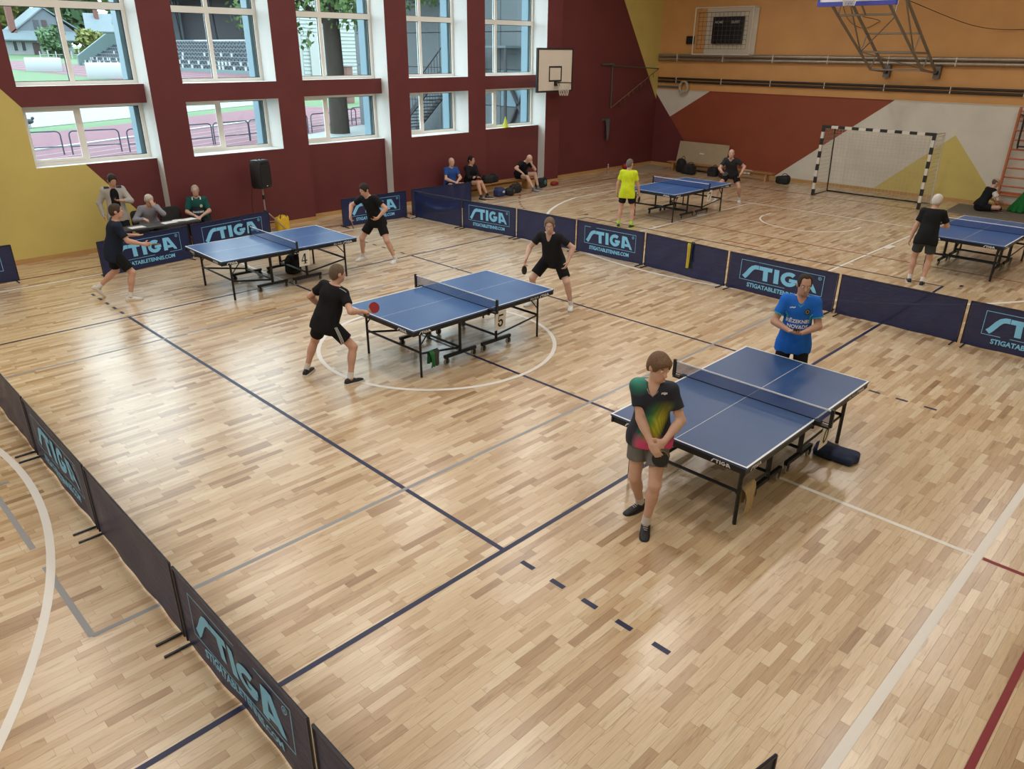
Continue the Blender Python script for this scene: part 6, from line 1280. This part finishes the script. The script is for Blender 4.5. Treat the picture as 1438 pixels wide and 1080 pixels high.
bag('tall black backpack standing against the leaning board', 18.0, 7.42, 0, (.34, .3, .52), 1.4, '#17181a'); bag('black and white sports bag before the leaning board', 17.75, 6.92, 0, (.62, .36, .38), 1.4, '#17181a', '#b9b4a6'); bag('black bag with white logo beside the person in charcoal', 17.95, 6.02, 0, (.42, .3, .36), 1.5, '#18181c', '#8a8a90'); bag('dark maroon bag close to the person in charcoal shirt', 17.95, 5.62, 0, (.3, .28, .32), 1.5, '#3a1c22')
bag('black bag with green lining at the end of the bench', 18.3, 3.52, 0, (.5, .32, .3), 1.4, '#15191a', '#2f6a50')
bag('black backpack under the table with number 4', .40, 4.98, 0, (.32, .28, .40), .3, '#121214'); gj = thing('green_jacket', 'crumpled green jacket heaped up by the wall bars', 'jacket', (18.45, -3.55, .042)); g_ = Field((-.4, -.4, 0), (.4, .4, .75), .018)
for a in range(9): q = 2*PI*a/9; g_.cone((.24*math.cos(q), .24*math.sin(q), .03), (.03*math.cos(q), -.08+.03*math.sin(q), .55+.05*math.sin(a*2.)), .075, .05, .03)
g_.cone((0, 0, .1), (0, -.06, .5), .2, .07, .04); g_.plane((0, 0, .004), (0, 0, -1)); g_.mesh('jacket_cloth', cloth('green_jacket', '#1f6a34'), gj, 1); MB().tube([(.0, -.1, .56), (-.06, -.16, .5), (-.12, -.2, .36)], [.05, .06, .05], 8).build('sleeve', cloth('green_jacket', '#1f6a34'), gj, 'all')
bag('small black shoe bag on the grey mat', 18.3, -3.02, .04, (.3, .16, .1), .9, '#17181a', None, 'bag', 'shoe_bag', False)
bag('folded navy cover lying at the wheels of the table', .86, -5.86, 0, (.30, .52, .11), .05, '#1a2748', None, 'cover', 'folded_cover', False)
bag('yellow bag with black print behind the loudspeaker barrier', 2.2, 8.58, 0, (.36, .26, .42), 0, '#d0a92a', None, 'bag', 'yellow_bag'); 
# draped towels
def towel(label, x, y, z, rz, w, h1, h2, c, name='towel', c2=None, folds=3, gap=.035):
    """cloth hung over a bar at height z: two hanging flaps"""
    t = thing(name, label, 'towel', (x, y, 0), rz); v = []; nx, nz = 12, 16; m_ = mat('towel_'+c[1:], c, .95, var=.1, scale=20, bump=.3)
    for j in range(nz+1):
        u = j/nz; a = h1+h2; sd = -1 if u*a < h1 else 1; d = abs(u*a-h1)
        for i in range(nx+1):
            q = i/nx-.5; k = min(1., d/.12); v.append((q*w*(1-.25*k*(.5+.5*math.sin(u*5))), sd*min(gap, d*.9)+.016*k*math.sin(q*2*PI*folds+u*3), z+.012-d+(.01 if d < .02 else 0)))
    f = [(j*(nx+1)+i, (j+1)*(nx+1)+i, (j+1)*(nx+1)+i+1, j*(nx+1)+i+1) for j in range(nz) for i in range(nx)]
    m2 = mat('towel_'+c2[1:], c2, .95) if c2 else m_; mb = MB(); mb.add(v, f, [1 if c2 and k % nx >= nx*.45 else 0 for k in range(len(f))]); mb.build('cloth', [m_, m2], t, 'all')
    return t
towel('beige towel hung on the underframe of the table near the rainbow shirt player', -.86, -5.685, .315, .1, .27, .30, .24, '#b9a684'); towel('green towel with grey stripe hung on the underframe of table 5', -.80, -.86, .315, .1, .18, .24, .2, '#2c7a48', 'towel', '#4a4d4a')
towel('yellow and black scarf hung over the plain navy barrier', 5.925, -.69, .70, -PI/2-.06, .15, .52, .4, '#b9a93a', 'scarf', '#16161a', 1); towel('white towel thrown over the bench at the red wall', 18.28, 4.85, .31, -PI/2, .34, .12, .22, '#cfcac2', 'towel', None, 2, .15)
# officials desk, papers, chairs
dk = thing('officials_desk', 'officials desk with papers behind the logo barrier', 'table', (-1.0, 7.86, 0)); M_DESK = mat('dark_desk_top', '#3a3634', .5); MB().box((-.82, -.23, .71), (.82, .23, .74)).build('desk_top', M_DESK, dk)
for sx in (-1, 1):
    for sy in (-1, 1): MB().tube([(sx*.76, sy*.18, 0), (sx*.76, sy*.18, .71)], .02, 6).build('leg', M_BLACKMET, dk)
for k, (x, y, a) in enumerate(((-.78, 7.84, .15), (-.52, 7.90, -.2), (-.34, 7.88, .3), (-1.45, 7.82, .1))):
    t = thing('paper_sheet', ('white score sheet before the official in grey shirt', 'white score sheet beside the official in grey', 'white score sheet at the free chair end of desk', 'white score sheet behind the navy shirted player')[k], 'paper', (x, y, .741), a); v = [((i/4-.5)*.3, (j/4-.5)*.21, .003*math.sin(i*1.3)+.004) for j in range(5) for i in range(5)]; MB().add(v, [(j*5+i, j*5+i+1, j*5+i+6, j*5+i+5) for j in range(4) for i in range(4)]).build('sheet', mat('white_paper', '#dcdcda', .8), t, 'all')
def chair(label, x, y, rz):
    t = thing('office_chair', label, 'chair', (x, y, 0), rz, 'black office chairs'); M_CH = mat('black_chair_fabric', '#242424', .8, var=.1, scale=20)
    MB().rbox((0, 0, .43), (.46, .44, .06), .028).build('seat', M_CH, t, True); MB().rbox((0, .23, .70), (.44, .06, .36), .08, 0, Matrix.Translation((0, .0, 0)) @ Matrix.Rotation(math.radians(-6), 4, 'X')).build('backrest', M_CH, t, True)
    for sx in (-1, 1): MB().tube([(sx*.2, -.2, 0), (sx*.2, -.18, .4)], .012, 6).build('leg', M_BLACKMET, t); MB().tube([(sx*.2, .24, 0), (sx*.2, .2, .4), (sx*.2, .28, .6)], .012, 6).build('leg', M_BLACKMET, t)
chair('black office chair of the official in grey shirt', -.88, 8.74, .12); chair('empty black office chair between the two seated officials', -.32, 8.70, -.1); chair('black office chair of the person in green', .28, 8.68, -.35)
# loudspeaker and stand
ls = thing('loudspeaker', 'black loudspeaker on a tripod in front of the red wall', 'speaker', (1.78, 8.55, 1.09), .35)
pts = [(-.17, 0), (.17, 0), (.2, .06), (.2, .5), (.16, .64), (-.16, .64), (-.2, .5), (-.2, .06)]; MB().prism(pts, .3, (0, 0, 0), 0, None, .03).build('cabinet', mat('black_speaker_cabinet', '#1d1e22', .5), ls, True)
MB().rbox((0, -.155, .29), (.33, .012, .46), .05).build('grille', mat('black_speaker_grille', '#101013', .7, bump=.3, scale=200), ls, True); MB().box((-.015, -.168, .05), (.015, -.162, .065)).build('badge', M_WHITEP, ls); MB().rbox((0, -.155, .575), (.22, .012, .07), .02).build('horn', M_BLKPLA, ls, True); MB().tube([(-.06, 0, .64), (-.05, 0, .67), (.05, 0, .67), (.06, 0, .64)], .012, 6).build('handle', M_BLKPLA, ls, True)
sd_ = thing('speaker_stand', 'pale metal tripod stand under the black loudspeaker', 'stand', (1.78, 8.55, 0)); M_ALU = mat('pale_aluminium', '#a99f94', .4, metal=.5)
MB().tube([(0, 0, .25), (0, 0, 1.085)], .018, 8).build('pole', M_ALU, sd_, True); MB().tube([(0, 0, .82), (0, 0, .92)], .032, 8).build('collar', M_BLKPLA, sd_, True); MB().tube([(0, 0, .5), (0, 0, .56)], .035, 8).build('leg_hub', M_BLKPLA, sd_, True)
for a in (-20, 100, 220): c_, s_ = math.cos(math.radians(a)), math.sin(math.radians(a)); MB().tube([(.03*c_, .03*s_, .53), (.48*c_, .48*s_, .0+.014)], .013, 6).build('leg', M_ALU, sd_, True); MB().tube([(.0, .0, .28), (.25*c_, .25*s_, .28)], .009, 5).build('leg_brace', M_ALU, sd_)
t = thing('speaker_cable', 'thin black cable hanging behind the loudspeaker', 'cable', (0, 0, 0)); MB().tube([(1.62, 8.72, 1.2), (1.58, 8.78, .7), (1.60, 8.8, .2), (1.7, 8.85, .008), (2.3, 8.95, .008)], .006, 5).build('cable', M_BLKPLA, t, True)
# cone, bottle, cap
t = thing('training_cone', 'yellow green cone on the white window sill', 'cone', (10.85, 9.52, 1.86)); M_CONE = mat('yellow_green_cone', '#c6d04a', .6); MB().lathe([(.095, .014), (.012, .32), (.008, .322)], (0, 0, 0), 16).build('cone_body', M_CONE, t, True); MB().box((-.12, -.12, 0), (.12, .12, .014)).build('base', M_CONE, t)
t = thing('plastic_bottle', 'clear plastic bottle standing by the dark corner wall', 'bottle', (15.7, 9.05, 0)); M_PET = mat('clear_bottle_plastic', '#b9b0a6', .2, alpha=.55); MB().lathe([(.035, 0), (.042, .01), (.042, .2), (.036, .23), (.016, .28), (.016, .3)], (0, 0, 0), 14).build('bottle_body', M_PET, t, True); MB().lathe([(.018, .3), (.018, .325)], (0, 0, 0), 12).build('cap', M_WHITEP, t); MB().lathe([(.0425, .1), (.0425, .17)], (0, 0, 0), 14).build('bottle_label', mat('red_bottle_label', '#9a5a52', .6), t)
t = thing('red_ball', 'red ball on the beige mat in the dark corner', 'ball', (16.85, 9.15, .022)); MB().ball((0, 0, .11), .11, 20, 14).build('ball_skin', mat('red_ball_rubber', '#a02028', .5), t, 'all'); MB().tube([(.1105*math.cos(a), 0, .11+.1105*math.sin(a)) for a in np.linspace(0, 2*PI, 29)[:-1]], .003, 5, closed=True).build('seam', M_BLKPLA, t)
